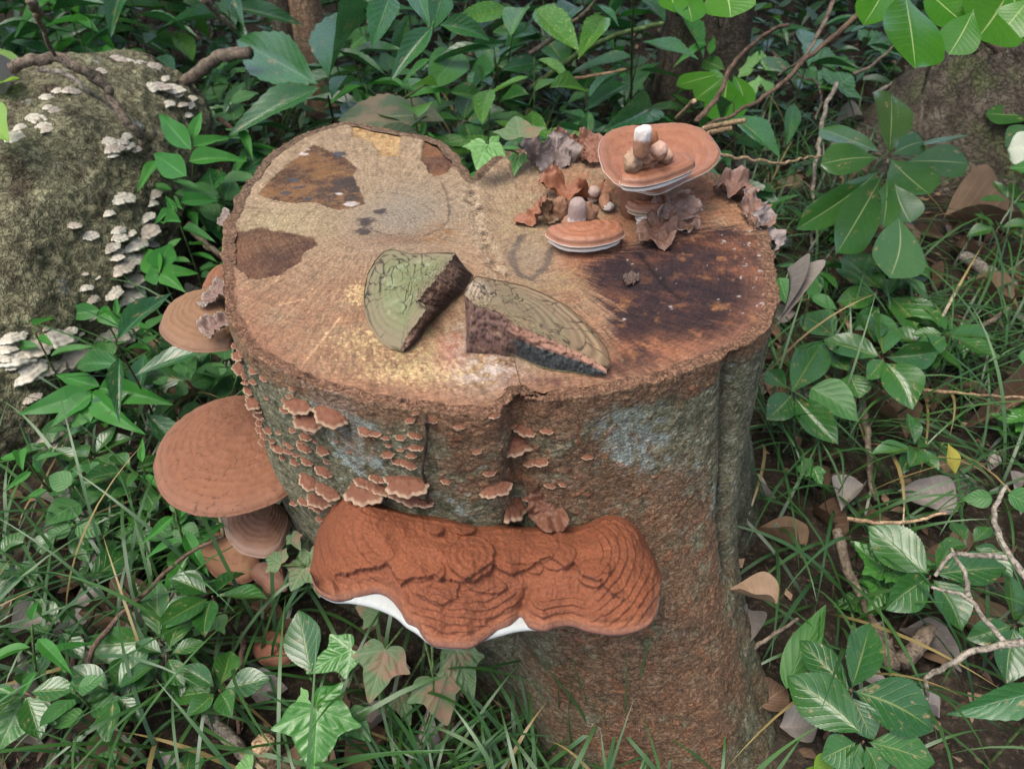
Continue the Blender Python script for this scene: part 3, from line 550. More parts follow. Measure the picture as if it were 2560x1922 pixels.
kb = thing('young_fungus', 'pear shaped brown fungus knob with pale foot beside the striped cap', 'fungus', tuple(at_z(*zB([(480, 800)])[0], HT))); add_blob(kb, 'body', 480, 770, HT+.011, (.0105, .010, .015), two((.3, .25, .21), (.20, .105, .06), -.5), 23, amp=.45)
kb = thing('young_fungus', 'tiny two ball fungus bud with white collar behind the striped cap', 'fungus', tuple(at_z(*zB([(740, 680)])[0], HT))); add_blob(kb, 'body', 745, 630, HT+.017, (.0075, .007, .007), two(GY, (.30, .23, .19)), 24, amp=.1); add_blob(kb, 'base', 740, 670, HT+.006, (.008, .007, .007), two(WH, BR, -.1), 26)
kb = thing('young_fungus', 'short leaning fungus stub with white end on the stump top', 'fungus', tuple(at_z(*zB([(850, 740)])[0], HT))); add_blob(kb, 'body', 830, 700, HT+.008, (.008, .018, .008), two(BRD, BR), 27); add_blob(kb, 'base', 852, 745, HT+.007, (.0078, .0065, .0055), two(WH, (.40, .36, .32)), 28)
# thin ruffled ear fungi
M_EAR = mat_vcol('ear_fungus', .6, 900, 2600, .25, .5, .0006, .4)
def ear(px, size, seed, label, z=None, tilt=(.2, 0), col=(.26, .15, .11), back=(.36, .28, .25), ruff=.35, name='ear_fungus', nlob=5, asp=1.):
    c = at_z(px[0], px[1], HT+.012 if z is None else z); na, nr = 90, 16; r0 = np.random.default_rng(seed)
    th = np.linspace(0, 2*math.pi, na, endpoint=False); ph = r0.uniform(0, 6.28, 4)
    R = 1+.20*np.sin(2*th+ph[0])+.10*np.sin(3*th+ph[2])+.30*fbm(np.c_[np.cos(th)*2+seed, np.sin(th)*2, 0*th], 4, .6, seed)
    V = []; C = []
    for sgn in (1, -1):
        for u in (np.linspace(.0005, 1, nr) if sgn == 1 else np.linspace(1, .0005, nr)):
            x = np.cos(th)*R*u; y = np.sin(th)*R*u*asp; z_ = ruff*u*u*(np.sin(nlob*th+ph[0])*.55+np.sin(2*th+ph[1])*.5)+.25*u*u
            p = np.stack([x, y, z_], 1); p[:, 2] += .75*fbm(p*1.5+seed, 4, .55, seed)*(.3+u)+(.0 if sgn == 1 else -.05*(1.05-u))
            V.append(p); k = fbm(p*5+seed, 3, .6, seed+1); base = np.tile(col if sgn == 1 else back, (na, 1))
            C.append(.78*np.array([.97, 1., .98])*mixc(mixc(base, np.array(col)*.5, sstep(.1, .5, k)*.6), back, sstep(.85, 1., u+.15*k)*.8))
    V = np.vstack(V)*size/2; M = (Matrix.Rotation(tilt[0], 3, 'X') @ Matrix.Rotation(tilt[1], 3, 'Y')); V = V@np.array(M).T+c
    o = obj(name, mesh(name, V-c, grid_faces(2*nr, na, True)[:, ::-1], M_EAR, np.vstack(C)), loc=tuple(c)); return tag(o, label, 'fungus')
eb_ = lambda zx, zy: zB([(zx, zy)])[0]
ear(eb_(1250,935), .050, 31, 'large crumpled brown ear fungus at the edge of the dark stain', HT+.008, (.25, -.15), (.19, .095, .06), (.25, .15, .115), .3, asp=1.2)
ear(eb_(1430,750), .040, 32, 'pale thin ear fungus flap standing beside the lower cluster cap', HT+.024, (1.0, .5), (.21, .125, .095), (.30, .22, .19))
ear(eb_(1390,860), .036, 33, 'folded brown ear fungus next to the large crumpled one', HT+.012, (.5, .2), (.19, .095, .06))
ear(eb_(1480,890), .026, 34, 'smallest brown ear fungus flap bordering the dark stain', HT+.009, (.4, -.1), (.19, .095, .06))
ear(eb_(1215,800), .022, 43, 'tiny cup shaped ear fungus with dark hollow below the tall cluster', HT+.016, (.6, 0), (.15, .12, .12), (.3, .22, .2), .2, nlob=3)
ear(eb_(560,630), .066, 35, 'dry papery orange brown curl lying behind the fungus knobs', HT+.006, (.2, .1), (.27, .10, .05), (.24, .095, .05), .45, asp=.7)
ear(eb_(270,820), .045, 36, 'thin rusty flake curled up left of the fungus knobs', HT+.008, (.2, -.7), (.29, .115, .06), (.27, .12, .07), .2, asp=.6)
ear(eb_(370,790), .036, 37, 'upright splinter of rotten fungus beside the pear shaped knob', HT+.012, (.9, .8), (.23, .13, .07), (.2, .13, .08), .3, asp=.6)
ear(eb_(350,330), .062, 38, 'grey crumpled ear fungus with a dark hollow at the rear rim', HT+.010, (.4, .1), (.22, .16, .14), (.21, .17, .155), .5, asp=.8)
ear(eb_(440,330), .050, 44, 'grey drooping ear fungus lobe leaning on the hollow one', HT+.012, (.9, .3), (.25, .19, .17), (.23, .19, .17), .4, asp=1.2)
ear(eb_(540,270), .040, 39, 'small rusty ear fungus clump at the rear rim', HT+.010, (.7, 0), (.24, .11, .07), (.26, .14, .1), .4)
ear(eb_(720,300), .045, 40, 'rusty ruffled ear fungus tucked against the large plate cap', HT+.012, (.5, -.3), (.24, .10, .06), (.28, .15, .1), .45)
ear(eb_(1850,610), .058, 41, 'pale frilled ear fungus with holes on the right rear rim', HT+.006, (.15, .2), (.22, .115, .08), (.28, .19, .165), .4, nlob=7, asp=.8)
ear(eb_(2010,790), .045, 42, 'mid sized frilled ear fungus halfway along the right rim', HT+.004, (.2, .3), (.22, .12, .085), (.28, .20, .17), .4, nlob=6, asp=1.3)
ear(eb_(2090,910), .042, 45, 'grey ear fungus flap drooping over the right rim', HT-.002, (.7, .6), (.28, .22, .2), (.28, .23, .21), .35, asp=1.1)
ear((1575,700), .018, 46, 'shrivelled dark fungus crumb on the dark stain', HT+.003, (.1, 0), (.10, .06, .045), (.14, .1, .08), .5, nlob=7)
ear((564,546), .020, 47, 'pale round fungus button on the left rim of the stump', HT-.004, (.5, -.3), (.24, .18, .15), (.33, .28, .24), .15, nlob=3)
# ------------------------------------------------------------------ the big rusty conk on the front
TOPE = zK([(70,540),(72,440),(90,330),(140,210),(230,110),(320,68),(400,90),(470,130),(540,170),(640,195),(760,200),(900,235),(1000,270),(1100,270),(1200,255),(1330,280),(1500,262),(1620,285),(1680,255),(1740,208),(1830,192),(1920,230),(1990,300),(2040,410),(2085,490),(2092,560)])
BOTE = zK([(70,560),(90,610),(130,648),(200,676),(280,668),(370,645),(450,630),(520,660),(580,730),(620,800),(680,832),(720,890),(780,935),(860,945),(980,950),(1060,910),(1140,855),(1225,815),(1285,770),(1330,825),(1420,850),(1500,825),(1580,820),(1680,853),(1800,873),(1900,868),(2000,838),(2060,785),(2086,690),(2093,590)])
PORE = zK([(70,570),(90,625),(130,668),(200,700),(290,705),(390,722),(480,752),(560,792),(620,845),(680,882),(740,932),(800,962),(880,968),(980,966),(1080,920),(1180,890),(1250,872),(1330,862),(1420,862),(1520,838),(1600,832),(1690,866),(1800,884),(1910,879),(2010,845),(2066,790),(2090,695),(2095,595)])
NS, NTt = 560, 210
tp = catmull(TOPE, NS); bp = catmull(BOTE, NS); pp = catmull(PORE, NS)+np.array([0, 6.])
xs = np.linspace(0, 1, NS)
za = np.median([bh(x, 1285)[2] for x in (1000, 1100, 1200, 1300, 1400)])
def rim3(P, dz): return np.array([at_z(x, y, za-.012+dz) for x, y in P])
T3 = []
for x, y in tp:
    hq = bh(max(x, 800), y) if x < 1640 else bh(min(x, 1640), y); q = at_z(x, y, hq[2]); T3.append(q)
T3 = np.array(T3)
for _ in range(400): T3[1:-1] = (T3[:-2]+T3[1:-1]*2+T3[2:])/4
B3 = rim3(bp, 0); P3_ = rim3(pp, -.008)
cam_dir = lambda V: (CAMP-V)/np.linalg.norm(CAMP-V, axis=1)[:, None]
tv = np.linspace(0, 1, NTt)[:, None]
PX = (tp[None]*(1-tv[..., None])+bp[None]*tv[..., None]); P0 = T3[None]*(1-tv[..., None])+B3[None]*tv[..., None]
X, Y = (PX[..., 0].ravel()-750)/.4295, (PX[..., 1].ravel()-1200)/.4295; XY0 = np.c_[X, Y]
bd = sdf_poly(XY0, np.vstack([np.array([((a-750)/.4295, (b-1200)/.4295) for a, b in TOPE]), np.array([((a-750)/.4295, (b-1200)/.4295) for a, b in BOTE])[::-1]])); bd = np.abs(bd)
q3 = np.c_[X/1000, Y/1000, 0*X]
n1 = fbm(q3*6, 4, .55, 81); n2 = fbm(q3*22, 4, .6, 82); n3 = fbm(q3*80, 3, .6, 83)
dT = np.abs(Y-np.interp(X, [p[0] for p in [((a-750)/.4295, 0) for a, b in TOPE]][1:], [(b-1200)/.4295 for a, b in TOPE][1:]))
bdw = bd+25*n1+8*n2
h = .012*np.sqrt(np.clip(bd/260, 0, 1))
edgez = sstep(110, 20, bd); lobeL = sstep(560, 330, X); lobeR = sstep(1560, 1750, X); lowz = sstep(560, 700, Y)
bdw = bd+18*n1+3*n2; zonal = np.sin(bdw*2*math.pi/40); h += .0008*zonal*np.clip(edgez+.7*lobeL*sstep(330, 120, bd)+.35*lobeR*sstep(260, 90, bd), 0, 1)
h += .009*n1+.0014*n2+.0006*n3+.0009*fbm(q3*45, 3, .6, 84)
for (cx, cy, rx, ry, hh) in ((1000,510,135,145,.012),(1330,430,170,130,.004),(690,520,180,130,.003),(1480,490,120,90,.005),(1700,600,90,75,.006),(1765,560,50,50,.006),(1090,660,120,45,.005),(1360,565,50,36,.006),(800,330,48,46,.012),(965,310,60,60,.009),(820,600,36,50,.005)):
    ex = (X-cx)/rx+.10*n2+.3*n1; ey = (Y-cy)/ry+.10*n2-.25*n1; r2 = np.sqrt(ex*ex+ey*ey); m = sstep(1.04, .94, r2)
    h += hh*m*(.35+.65*np.clip((ey+1)/2, 0, 1))*np.sqrt(np.clip(1.15-r2*.5, 0, 1))
    if cx == 1000: h += m*.0006*np.sin(r2*22)
XL = [200,300,360,440,520,560,600,640,720,840,880,960,1050,1120,1230,1330,1400,1450,1540,1590,1640,1740,1800,1900]; YL = [595,585,560,548,540,600,660,640,620,640,660,655,600,555,590,600,540,510,570,540,620,640,690,760]
yl = np.interp(X, XL, YL)+22*n2+60*n1+8*n3; stp = sstep(-5, 5, Y-yl)*sstep(200, 240, X)*sstep(1900, 1800, X); h -= .0055*stp
fl = sdf_poly(XY0, np.array([(690,700),(760,670),(860,700),(940,660),(920,740),(830,775),(760,760),(700,720)]))+14*n2; h += .004*sstep(4, -4, fl)
_, ce, cidv = voro(np.c_[q3[:, :2]*7.5+.08*n2[:, None], 0*X], 5); pl = sstep(.03, .0, ce)*sstep(.05, .25, n1+.1); h -= .0008*pl
zl = np.sqrt((X-540)**2+((Y-340)*.95)**2)+34*n1+5*n2; zr = np.sqrt((X-1560)**2+((Y-470)*1.1)**2)+30*n1+5*n2; zb = np.sqrt((X-960)**2+((Y-480)*1.25)**2)+36*n1+5*n2
mL = sstep(500, 420, X)*sstep(90, 150, zl); mR = sstep(1660, 1740, X)*sstep(120, 180, zr); mB = sstep(650, 720, Y)*sstep(540, 640, X)*sstep(1330, 1250, X); mC = sstep(1300, 1380, X)*sstep(1680, 1600, X)*sstep(680, 740, Y)
saw = lambda q, w: ((q/w) % 1.0); swt = 0; lne = 0
for q_, w_, m_ in ((zl, 52., mL), (zr, 48., mR), (zb, 44., mB), (-bdw, 34., mC)):
    f_ = saw(q_, w_); prof_ = f_*(1-sstep(.86, 1., f_)); swt = swt+m_*prof_; lne = np.maximum(lne, m_*sstep(.80, .93, f_)*(1-sstep(.97, 1., f_)))
h += .0026*swt
h -= .010*np.exp(-((X-1283+.35*(Y-770))/26)**2)*sstep(600, 740, Y)
h *= sstep(0, 40, bd)*.75+.25
nrm = cam_dir(P0.reshape(-1, 3))*.45+np.array([0, -.25, .8]); nrm /= np.linalg.norm(nrm, axis=1)[:, None]
V = P0.reshape(-1, 3)+nrm*(h+.018*4*np.tile(tv, (1, NS)).ravel()*(1-np.tile(tv, (1, NS)).ravel()))[:, None]
c = np.zeros((len(V), 3))+np.array([.20, .068, .034]); c = mixc(c, (.175, .053, .026), sstep(-.1, .3, n2+.5*n1)*.6); c = mixc(c, (.25, .088, .042), sstep(.1, .4, -n2)*.4)
c = mixc(c, (.20, .070, .038), stp*.6); c = mixc(c, (.155, .06, .036), stp*sstep(.25, 1, zonal)*.4); c = mixc(c, (.17, .066, .035), np.clip(edgez+.7*lobeL, 0, 1)*sstep(.7, 1.4, -zonal)*.4)
c = mixc(c, (.12, .05, .035), sstep(14, 2, np.abs(Y-yl))*sstep(200, 240, X)*.7*sstep(-.2, .2, n2)); c = mixc(c, (.13, .055, .03), pl*.5)
c = mixc(c, (.40, .25, .17), sstep(.42, .5, n3+.2*n2)*.35); c = mixc(c, (.10, .06, .055), sstep(7, 2, np.abs(Y-((np.interp(X, [(a-750)/.4295 for a, b in BOTE][1:-2], [(b-1200)/.4295 for a, b in BOTE][1:-2])))))*.75)
c = mixc(c, (.095, .036, .022), np.clip(lne, 0, 1)*.55*sstep(-.25, .15, n2+n1)); c *= np.clip(.86*(1+.35*n3+.25*n2), .5, 1.3)[:, None]*np.array([.97, 1., .97]); c = mixc(c, (.28, .125, .07), sstep(60, 10, bd)*sstep(560, 640, Y)*.35)
conk = thing('conk', 'huge lobed orange rust conk with white underside on the stump front', 'fungus', tuple(T3[NS//2]))
# crust with a rolled lower margin
rows = [V.reshape(NTt, NS, 3)]; cols_ = [c.reshape(NTt, NS, 3)]
last = rows[0][-1]
for k, (o, dz) in enumerate(((.0022, -.0018), (.0024, -.0042), (.001, -.0065), (-.006, -.0075))):
    r = last+np.array([0, -o, dz]); rows.append(r[None]); cols_.append(np.tile((.16, .075, .05) if k < 1 else (.11, .065, .06), (NS, 1))[None])
part('crust', mesh('crust', np.concatenate(rows).reshape(-1, 3), grid_faces(NTt+4, NS), mat_vcol('rusty_conk', .9, 330, 1100, .24, .5, .0010, .15), np.concatenate(cols_).reshape(-1, 3)), conk)
rows = [B3+np.array([0, .008, -.0075]), P3_+np.array([0, .004, .004]), P3_+np.array([0, .0008, .0022]), P3_, P3_+np.array([0, .0015, -.0022])]
for u in np.linspace(.08, 1, 16):
    _d = SC-P3_[:, :2]; _d /= np.linalg.norm(_d, axis=1)[:, None]; base = P3_+np.c_[_d*.10, np.full(NS, -.02)]; rows.append((P3_+np.array([0, .0015, -.003]))*(1-u)+base*u)
rows = np.array(rows)[:, 22:-22]; cw_ = np.zeros(rows.shape)+np.array([.33, .35, .33]); cw_[4:] = (.21, .235, .20); gn = fbm(rows.reshape(-1, 3)*200, 3, .6, 91).reshape(rows.shape[:2]); cw_ *= (1+.15*gn)[..., None]
part('pore_surface', mesh('pore_surface', rows.reshape(-1, 3), grid_faces(len(rows), NS-44), M_CAP, cw_.reshape(-1, 3)), conk)
# ------------------------------------------------------------------ two broken pieces of old conk lying on the sawn face
def broken(name, label, top, nf, bot, hub, hubz, colf, sidecols, seed):
    """top: (x, y, height above face) round the outline; the first nf points are the fracture, whose lower edge is bot"""
    zp = zP(top); tw = np.array([at_z(p[0], p[1], HT+p[2]) for p in zp])
    bz = zP(bot); bwp = np.array([at_z(p[0], p[1], HT+.0008) for p in bz]); m = len(tw)
    cen = tw[:, :2].mean(0); bm = tw[nf:].copy(); d = bm[:, :2]-cen; bm[:, :2] += d/np.linalg.norm(d, axis=1)[:, None]*(.0012); bm[:, 2] = HT+.0008
    bwp = np.vstack([bwp, bm]); na = 420
    seglen = np.linalg.norm(np.diff(np.vstack([tw, tw[:1]]), axis=0), axis=1); cu = np.r_[0, np.cumsum(seglen)]; q = np.linspace(0, cu[-1], na, endpoint=False)
    ip = lambda A_: np.stack([np.interp(q, cu, np.r_[A_[:, j], A_[0, j]]) for j in range(3)], 1)
    t_, b_ = ip(tw), ip(bwp); fr = (q < cu[nf-1]*1.0); frn = fr.astype(float)
    jag = fbm(t_*160, 4, .65, seed)*frn; t_ += np.stack([jag, fbm(t_*150+5, 4, .65, seed)*frn, 0*jag], 1)*.004
    h0 = at_z(*zP([hub])[0], HT+hubz); V = []; C = []; nr = 90
    for u in np.linspace(.0005, 1, nr):
        P = h0+(t_-h0)*u; n1 = fbm(P*40, 3, .5, seed+1)
        z = .004*(1-u)*n1+.0006*fbm(P*250, 3, .6, seed+2)+.0005*np.sin(u*9*2*math.pi+n1*2)*(u > .3)-(.0015*max(0, (u-.95)/.05)**2)*(1-frn)
        V.append(P+np.c_[0*z, 0*z, z]); C.append(colf(P, np.full(na, u), n1))
    TV = np.vstack(V); TC = np.vstack(C); uu = np.repeat(np.linspace(.0005, 1, nr), na); an = np.tile(np.arctan2(t_[:, 1]-h0[1], t_[:, 0]-h0[0]), nr)
    _, e, _ = voro(np.c_[uu*4.2, np.cos(an)*3.0, np.sin(an)*3.0]+.25*fbm(TV*70, 2, .5, seed)[:, None], seed); mm = sstep(.085, .0, e)*sstep(-.35, .0, fbm(TV*25, 2, .5, seed+7))
    TV[:, 2] -= .0012*mm; TC = mixc(TC, (.018, .014, .010), mm*.9)
    r = thing(name, label, 'fungus', (h0[0], h0[1], HT)); part('cap', mesh('cap', TV, grid_faces(nr, na, True), M_CAP, TC), r)
    V = []; C = []; ns = 40
    for k, u in enumerate(np.linspace(0, 1, ns)):
        P = t_*(1-u)+b_*u; str_ = fbm(np.c_[q*420, np.full(na, u*4), q*0], 3, .6, seed+4); rg = fbm(P*130, 4, .65, seed+5); dirn = np.array([.25, -1, .2])
        o = frn*(.0018*str_*sstep(.25, .5, u)+.0060*rg*sstep(1., .3, u)+.003*np.sin(u*math.pi)); V.append(P+dirn*o[:, None])
        C.append(sidecols(np.full(na, u), q/cu[nf-1], frn, str_, rg))
    part('fracture_face', mesh('fracture_face', np.vstack(V), grid_faces(ns, na, True), M_CAP, np.vstack(C)), r); return r
def colA(P, u, n):
    g = fbm(P*55, 4, .6, 101); c = np.zeros((len(P), 3))+np.array([.155, .130, .078]); c = mixc(c, (.130, .145, .068), sstep(.95, .45, u+.35*g)); c = mixc(c, (.20, .235, .135), sstep(.05, .35, g)*sstep(1, .6, u)*.6)
    c = mixc(c, (.15, .125, .075), sstep(.0, .3, fbm(P*140, 3, .6, 102))*.5); return c
def sideA(u, s, fr, st, rg):
    c = np.zeros((len(u), 3))+np.array([.21, .17, .105]); f = np.zeros((len(u), 3))+np.array([.042, .026, .018]); f = mixc(f, (.16, .095, .062), sstep(.62, .35, u+.35*rg)*sstep(.05, .2, s)); f = mixc(f, (.015, .010, .008), sstep(.0, .3, st)*.8); f = mixc(f, (.20, .16, .08), sstep(.93, .98, u)*.8)
    return c+(f-c)*fr[:, None]
broken('broken_conk', 'mossy green cracked piece of old conk with dark fracture lying on the stump', [(800,245,.034),(775,295,.035),(725,375,.036),(650,465,.036),(560,560,.036),(480,660,.034),(560,710,.030),(540,770,.026),(470,850,.019),(410,930,.014),(365,1010,.010),(345,1058,.007),(250,1020,.005),(150,945,.005),(80,830,.005),(40,700,.006),(30,590,.007),(60,430,.009),(125,310,.011),(200,228,.014),(270,208,.016),(340,226,.019),(430,250,.023),(520,248,.026),(650,238,.030)], 12,
    [(905,385),(960,430),(935,500),(880,585),(800,645),(745,700),(700,730),(640,800),(560,880),(520,960),(450,1030),(370,1085)], (430,480), .026, colA, sideA, 201)
def colB(P, u, n):
    g = fbm(P*45, 4, .6, 111); c = np.zeros((len(P), 3))+np.array([.17, .130, .078]); c = mixc(c, (.22, .125, .07), sstep(.03, .13, P[:, 0]+.03*g)*sstep(.70, .62, P[:, 1])); c = mixc(c, (.14, .135, .072), sstep(.0, .3, g)*.6)
    w = np.sin(u*7*2*math.pi+2*n); c = mixc(c, (.31, .20, .11), sstep(.3, 1, w)*.35*sstep(.35, .6, u)); c = mixc(c, (.15, .08, .045), sstep(.3, 1, -w)*.4*sstep(.5, .8, u)); hp = np.exp(-(((P[:, :2]-at_z(*zP([(950, 560)])[0], HT+.045)[:2])/.016)**2).sum(1)); return mixc(c, (.33, .27, .20), hp*.8)
def sideB(u, s, fr, st, rg):
    c = np.zeros((len(u), 3))+np.array([.22, .145, .085]); core = sstep(.50, .40, s+.05*rg); f = np.zeros((len(u), 3))+np.array([.022, .026, .026]); f = mixc(f, (.055, .062, .060), sstep(-.1, .35, st)*.8); f = mixc(f, (.26, .14, .095), sstep(.40, .28, u+.15*rg)); f = mixc(f, (.05, .03, .025), sstep(.05, .0, np.abs(u-.30))*.7); f = mixc(f, (.19, .18, .08), sstep(.92, .97, u)*.9)
    k = np.zeros((len(u), 3))+np.array([.13, .075, .058]); k = mixc(k, (.035, .022, .018), sstep(-.05, .3, rg)*.85); k = mixc(k, (.24, .17, .10), sstep(.15, .4, -rg)*.7); f = f+(k-f)*core[:, None]; return c+(f-c)*fr[:, None]
broken('broken_conk', 'thick brown broken conk slab showing a dark striped pore layer on the stump', [(930,490,.050),(895,600,.050),(960,690,.047),(1020,702,.046),(1110,720,.045),(1230,775,.043),(1290,850,.040),(1400,892,.036),(1550,952,.031),(1700,1012,.026),(1830,1072,.021),(1980,1150,.014),(2085,1235,.008),(2118,1160,.006),(2095,1060,.006),(2010,930,.008),(1885,800,.010),(1745,682,.013),(1565,590,.018),(1400,522,.025),(1200,480,.035),(1050,450,.044),(985,440,.048)], 13,
    [(915,800),(900,960),(900,1085),(980,1090),(1080,1098),(1190,1112),(1290,1112),(1400,1160),(1530,1218),(1660,1245),(1820,1262),(1960,1288),(2060,1285)], (1220,690), .042, colB, sideB, 202)
# ------------------------------------------------------------------ the small brackets on the stump bark
def mini_meshes(kind, cols, n=6):
    out = []
    for k in range(n):
        r0 = np.random.default_rng(300+k+len(kind)); na = 44; th = np.linspace(-1.75, 1.75, na); w = 1+.10*r0.normal()
        R = (1+.09*np.sin(2*th+r0.uniform(0, 6))+.05*np.sin(6*th+r0.uniform(0, 6))+.035*np.sin(13*th+r0.uniform(0, 6)))
        V = []; C = []
        top, mid, marg = [np.array(x) for x in cols]
        rows = list(np.linspace(.03, 1, 14)); ruf = r0.uniform(0, 6)
        for u in rows:
            x = .5*np.sin(th)*R*u*1.05; y = .62*(np.cos(th)*.62+.38)*R*u*w; z = .12*(1-u**2)+.03*u*u*np.sin(3*th+ruf)+.018*np.sin(u*18)*(u > .2)-.06*u*u
            V.append(np.stack([x, y, z], 1)); k2 = .5+.5*np.sin(u*17+ruf); n1 = fbm(V[-1]*9+k, 3, .6, k)
            c = lerp(top, mid, k2*.7)[None]+np.zeros((na, 3)); c = mixc(c, top*.6, sstep(.0, .4, n1)*.5); C.append(mixc(c, marg, sstep(.88, .97, u+.06*n1)))
        for u in (1.0, .85, .5, .03):
            x = .5*np.sin(th)*R*u*1.05; y = .62*(np.cos(th)*.62+.38)*R*u*w; z = .03*u*u*np.sin(3*th+ruf)-.06*u*u-.075+.02*(1-u); V.append(np.stack([x, y*.985, z], 1)); C.append(np.tile(marg*.6, (na, 1)))
        V = np.vstack(V)
        out.append(mesh(kind, V, grid_faces(len(rows)+4, na)[:, ::-1], M_CAP, np.vstack(C)))
    return out
RED = mini_meshes('small_bracket', ((.135, .053, .028), (.16, .070, .040), (.36, .26, .17)))
DIM = mini_meshes('small_brackets', ((.17, .085, .06), (.20, .105, .075), (.27, .18, .13)))
def stick(me, p, n, w, roll=0, droop=.25, name='small_bracket', elong=1., sink=.12):
    f = np.array([n[0], n[1], 0.]); f /= np.linalg.norm(f)+1e-9; f = f*math.cos(droop)-np.array([0, 0, math.sin(droop)])
    x = np.cross(f, [0, 0, 1.]); x /= np.linalg.norm(x); x = x*math.cos(roll)+np.cross(f, x)*math.sin(roll); z = np.cross(x, f)
    M = Matrix(((x[0], f[0], z[0]), (x[1], f[1], z[1]), (x[2], f[2], z[2]))).to_4x4()
    o = bpy.data.objects.new(name, me); COL.objects.link(o); s = w
    o.matrix_world = Matrix.Translation(Vector(p-f*w*sink)) @ M @ Matrix.Diagonal((s, s*elong, s*1.0, 1)); return o
z4 = zm(550, 740, 700); z5 = zm(850, 640, 860)
SB = z4([(90,400,60),(85,430,40),(125,490,110),(70,540,60),(110,590,130),(170,640,60),(270,595,85),(350,660,65),(220,690,50),(265,690,80),(150,690,80),(190,750,80),(575,740,55),(245,800,80),(160,850,110),(370,815,50),(555,800,60),(525,840,60),(280,860,150),(510,910,70),(720,1060,120),(210,960,120),(300,940,70),(340,970,60),(580,1065,70),(470,1085,60),(390,1070,80),(355,1120,80),(350,1165,80),(685,1120,100),(520,1170,50),(440,1200,90),(480,1220,90),(545,1240,90),(605,1260,60),(675,1205,105),(820,1225,120),(660,1290,50),(700,1320,80),(850,1320,60),(600,1320,80),(830,1395,120),(720,1480,170),(860,1560,190),(780,1620,60),(1545,935,60),(1500,990,80),(1670,985,90),(1150,1075,110),(1225,1100,90),(1310,1125,60),(1340,1085,30),(1430,1125,85),(1545,1110,95),(1335,1180,55),(1425,1220,55),(1475,1200,35),(1555,1215,120),(1330,1260,100),(1515,1265,75),(1400,1310,90),(1490,1340,120),(1250,1450,110),(1150,1500,160),(1290,1540,160),(1400,1480,150),(1360,1560,120),(1480,1610,190),(1620,1643,120),(2170,960,90),(2120,1025,30),(2130,1410,70),(1880,1050,60),(60,470,50),(130,760,90),(180,800,90),(230,900,80),(200,900,90),(260,1010,80),(290,1060,90),(420,1150,60),(640,1160,60),(760,1150,50),(560,1190,60),(500,1280,60),(920,1150,40),(1020,1230,40)])
SB += z5([(1115,1100,55),(950,1400,60),(1590,1295,60),(1430,1470,50),(1350,1480,60),(1290,1330,90),(1230,1340,90),(880,1260,60),(770,1100,60),(680,1450,60),(1330,1130,70),(1210,1560,60)])
SB += zE([(1660,40,170),(1650,160,150),(1560,110,130),(1660,290,120),(1580,20,150),(1450,60,150),(1300,90,140),(1720,120,110)])
for i, (x, y, w) in enumerate(SB):
    for dx in (0, 10, 20, 35, 50, 70, 95):
        p, n = hit(BV_BARK, x+dx, y-w*.25*.32)
        if p is not None: break
    if p is None: continue
    wpx = w*(.3165 if i < 88 else .3888 if i < 100 else .18); ww = wpx*np.linalg.norm(p-CAMP)/FPX*1.12
    o = stick(RED[i % 6], p, n, ww, random.uniform(-.25, .25), random.uniform(.0, .22)); _wz = 'tiny' if wpx < 20 else 'small' if wpx < 31 else 'mid sized'; _pl = 'under the left rim edge' if y < 960 and x < 700 else 'just above the broad cracked bracket' if x < 680 and y < 1130 else 'at the bark edge beside the broad cracked bracket' if x < 800 and y > 1130 else 'around the thin black tendril' if 930 < x < 1130 and y < 1160 else 'right above the left lobe of the big conk' if x < 1130 and y >= 1160 else 'on the pale lichen patch left of the tendril' if x <= 930 else 'on the bark below the front crack'
    tag(o, _wz+' rust brown shelf fungus '+_pl, 'fungus', _wz+' rusty shelf fungi '+_pl)
for (x, y, w, lab, el) in ((752,1012,66,'ruffled rusty bracket with bright pale margin, upper of the large pair on the bark',1),(828,1036,84,'widest rusty bracket with bright pale scalloped margin on the upper bark',.9),(778,1046,80,'plain rusty bracket wedged just under the pale margined pair',1.),(1316,1075,50,'scalloped bracket just under the crack in the front rim',1),(1297,1108,84,'deep ribbed bracket hanging below the scalloped one under the crack',1.),(1237,1222,66,'isolated rusty bracket above the middle of the big conk',1),(1278,1268,100,'wide pointed rusty bracket directly above the big conk',.8),(1022,1205,90,'layered rusty bracket beside the thin black tendril',1),(920,1220,90,'broad soft rusty bracket above the left lobe of the big conk',1.1)):
    p, n = hit(BV_BARK, x, y-8); o = stick(RED[int(x) % 6], p, n, w*np.linalg.norm(p-CAMP)/FPX*1.1, random.uniform(-.15, .15), .15, elong=el); tag(o, lab, 'fungus')
p, n = hit(BV_BARK, 1366, 1265)
ear((1366,1270), .040, 52, 'curled rusty ear fungus on the bark right above the big conk', p[2]-.0, (.8, 0), (.17, .07, .038), (.19, .088, .055), .6)
for q in (((480+62, 735), .034, 53), ((543, 815), .032, 54)):
    ear(q[0], q[1], q[2], ('grey lilac pale rimmed bracket over the tan ringed fungus', 'lobed grey bracket with white rim over the tan ringed fungus')[q[2]-53], HT-.03, (.25, -.2), (.20, .12, .095), (.36, .30, .25), .2, name='small_bracket')
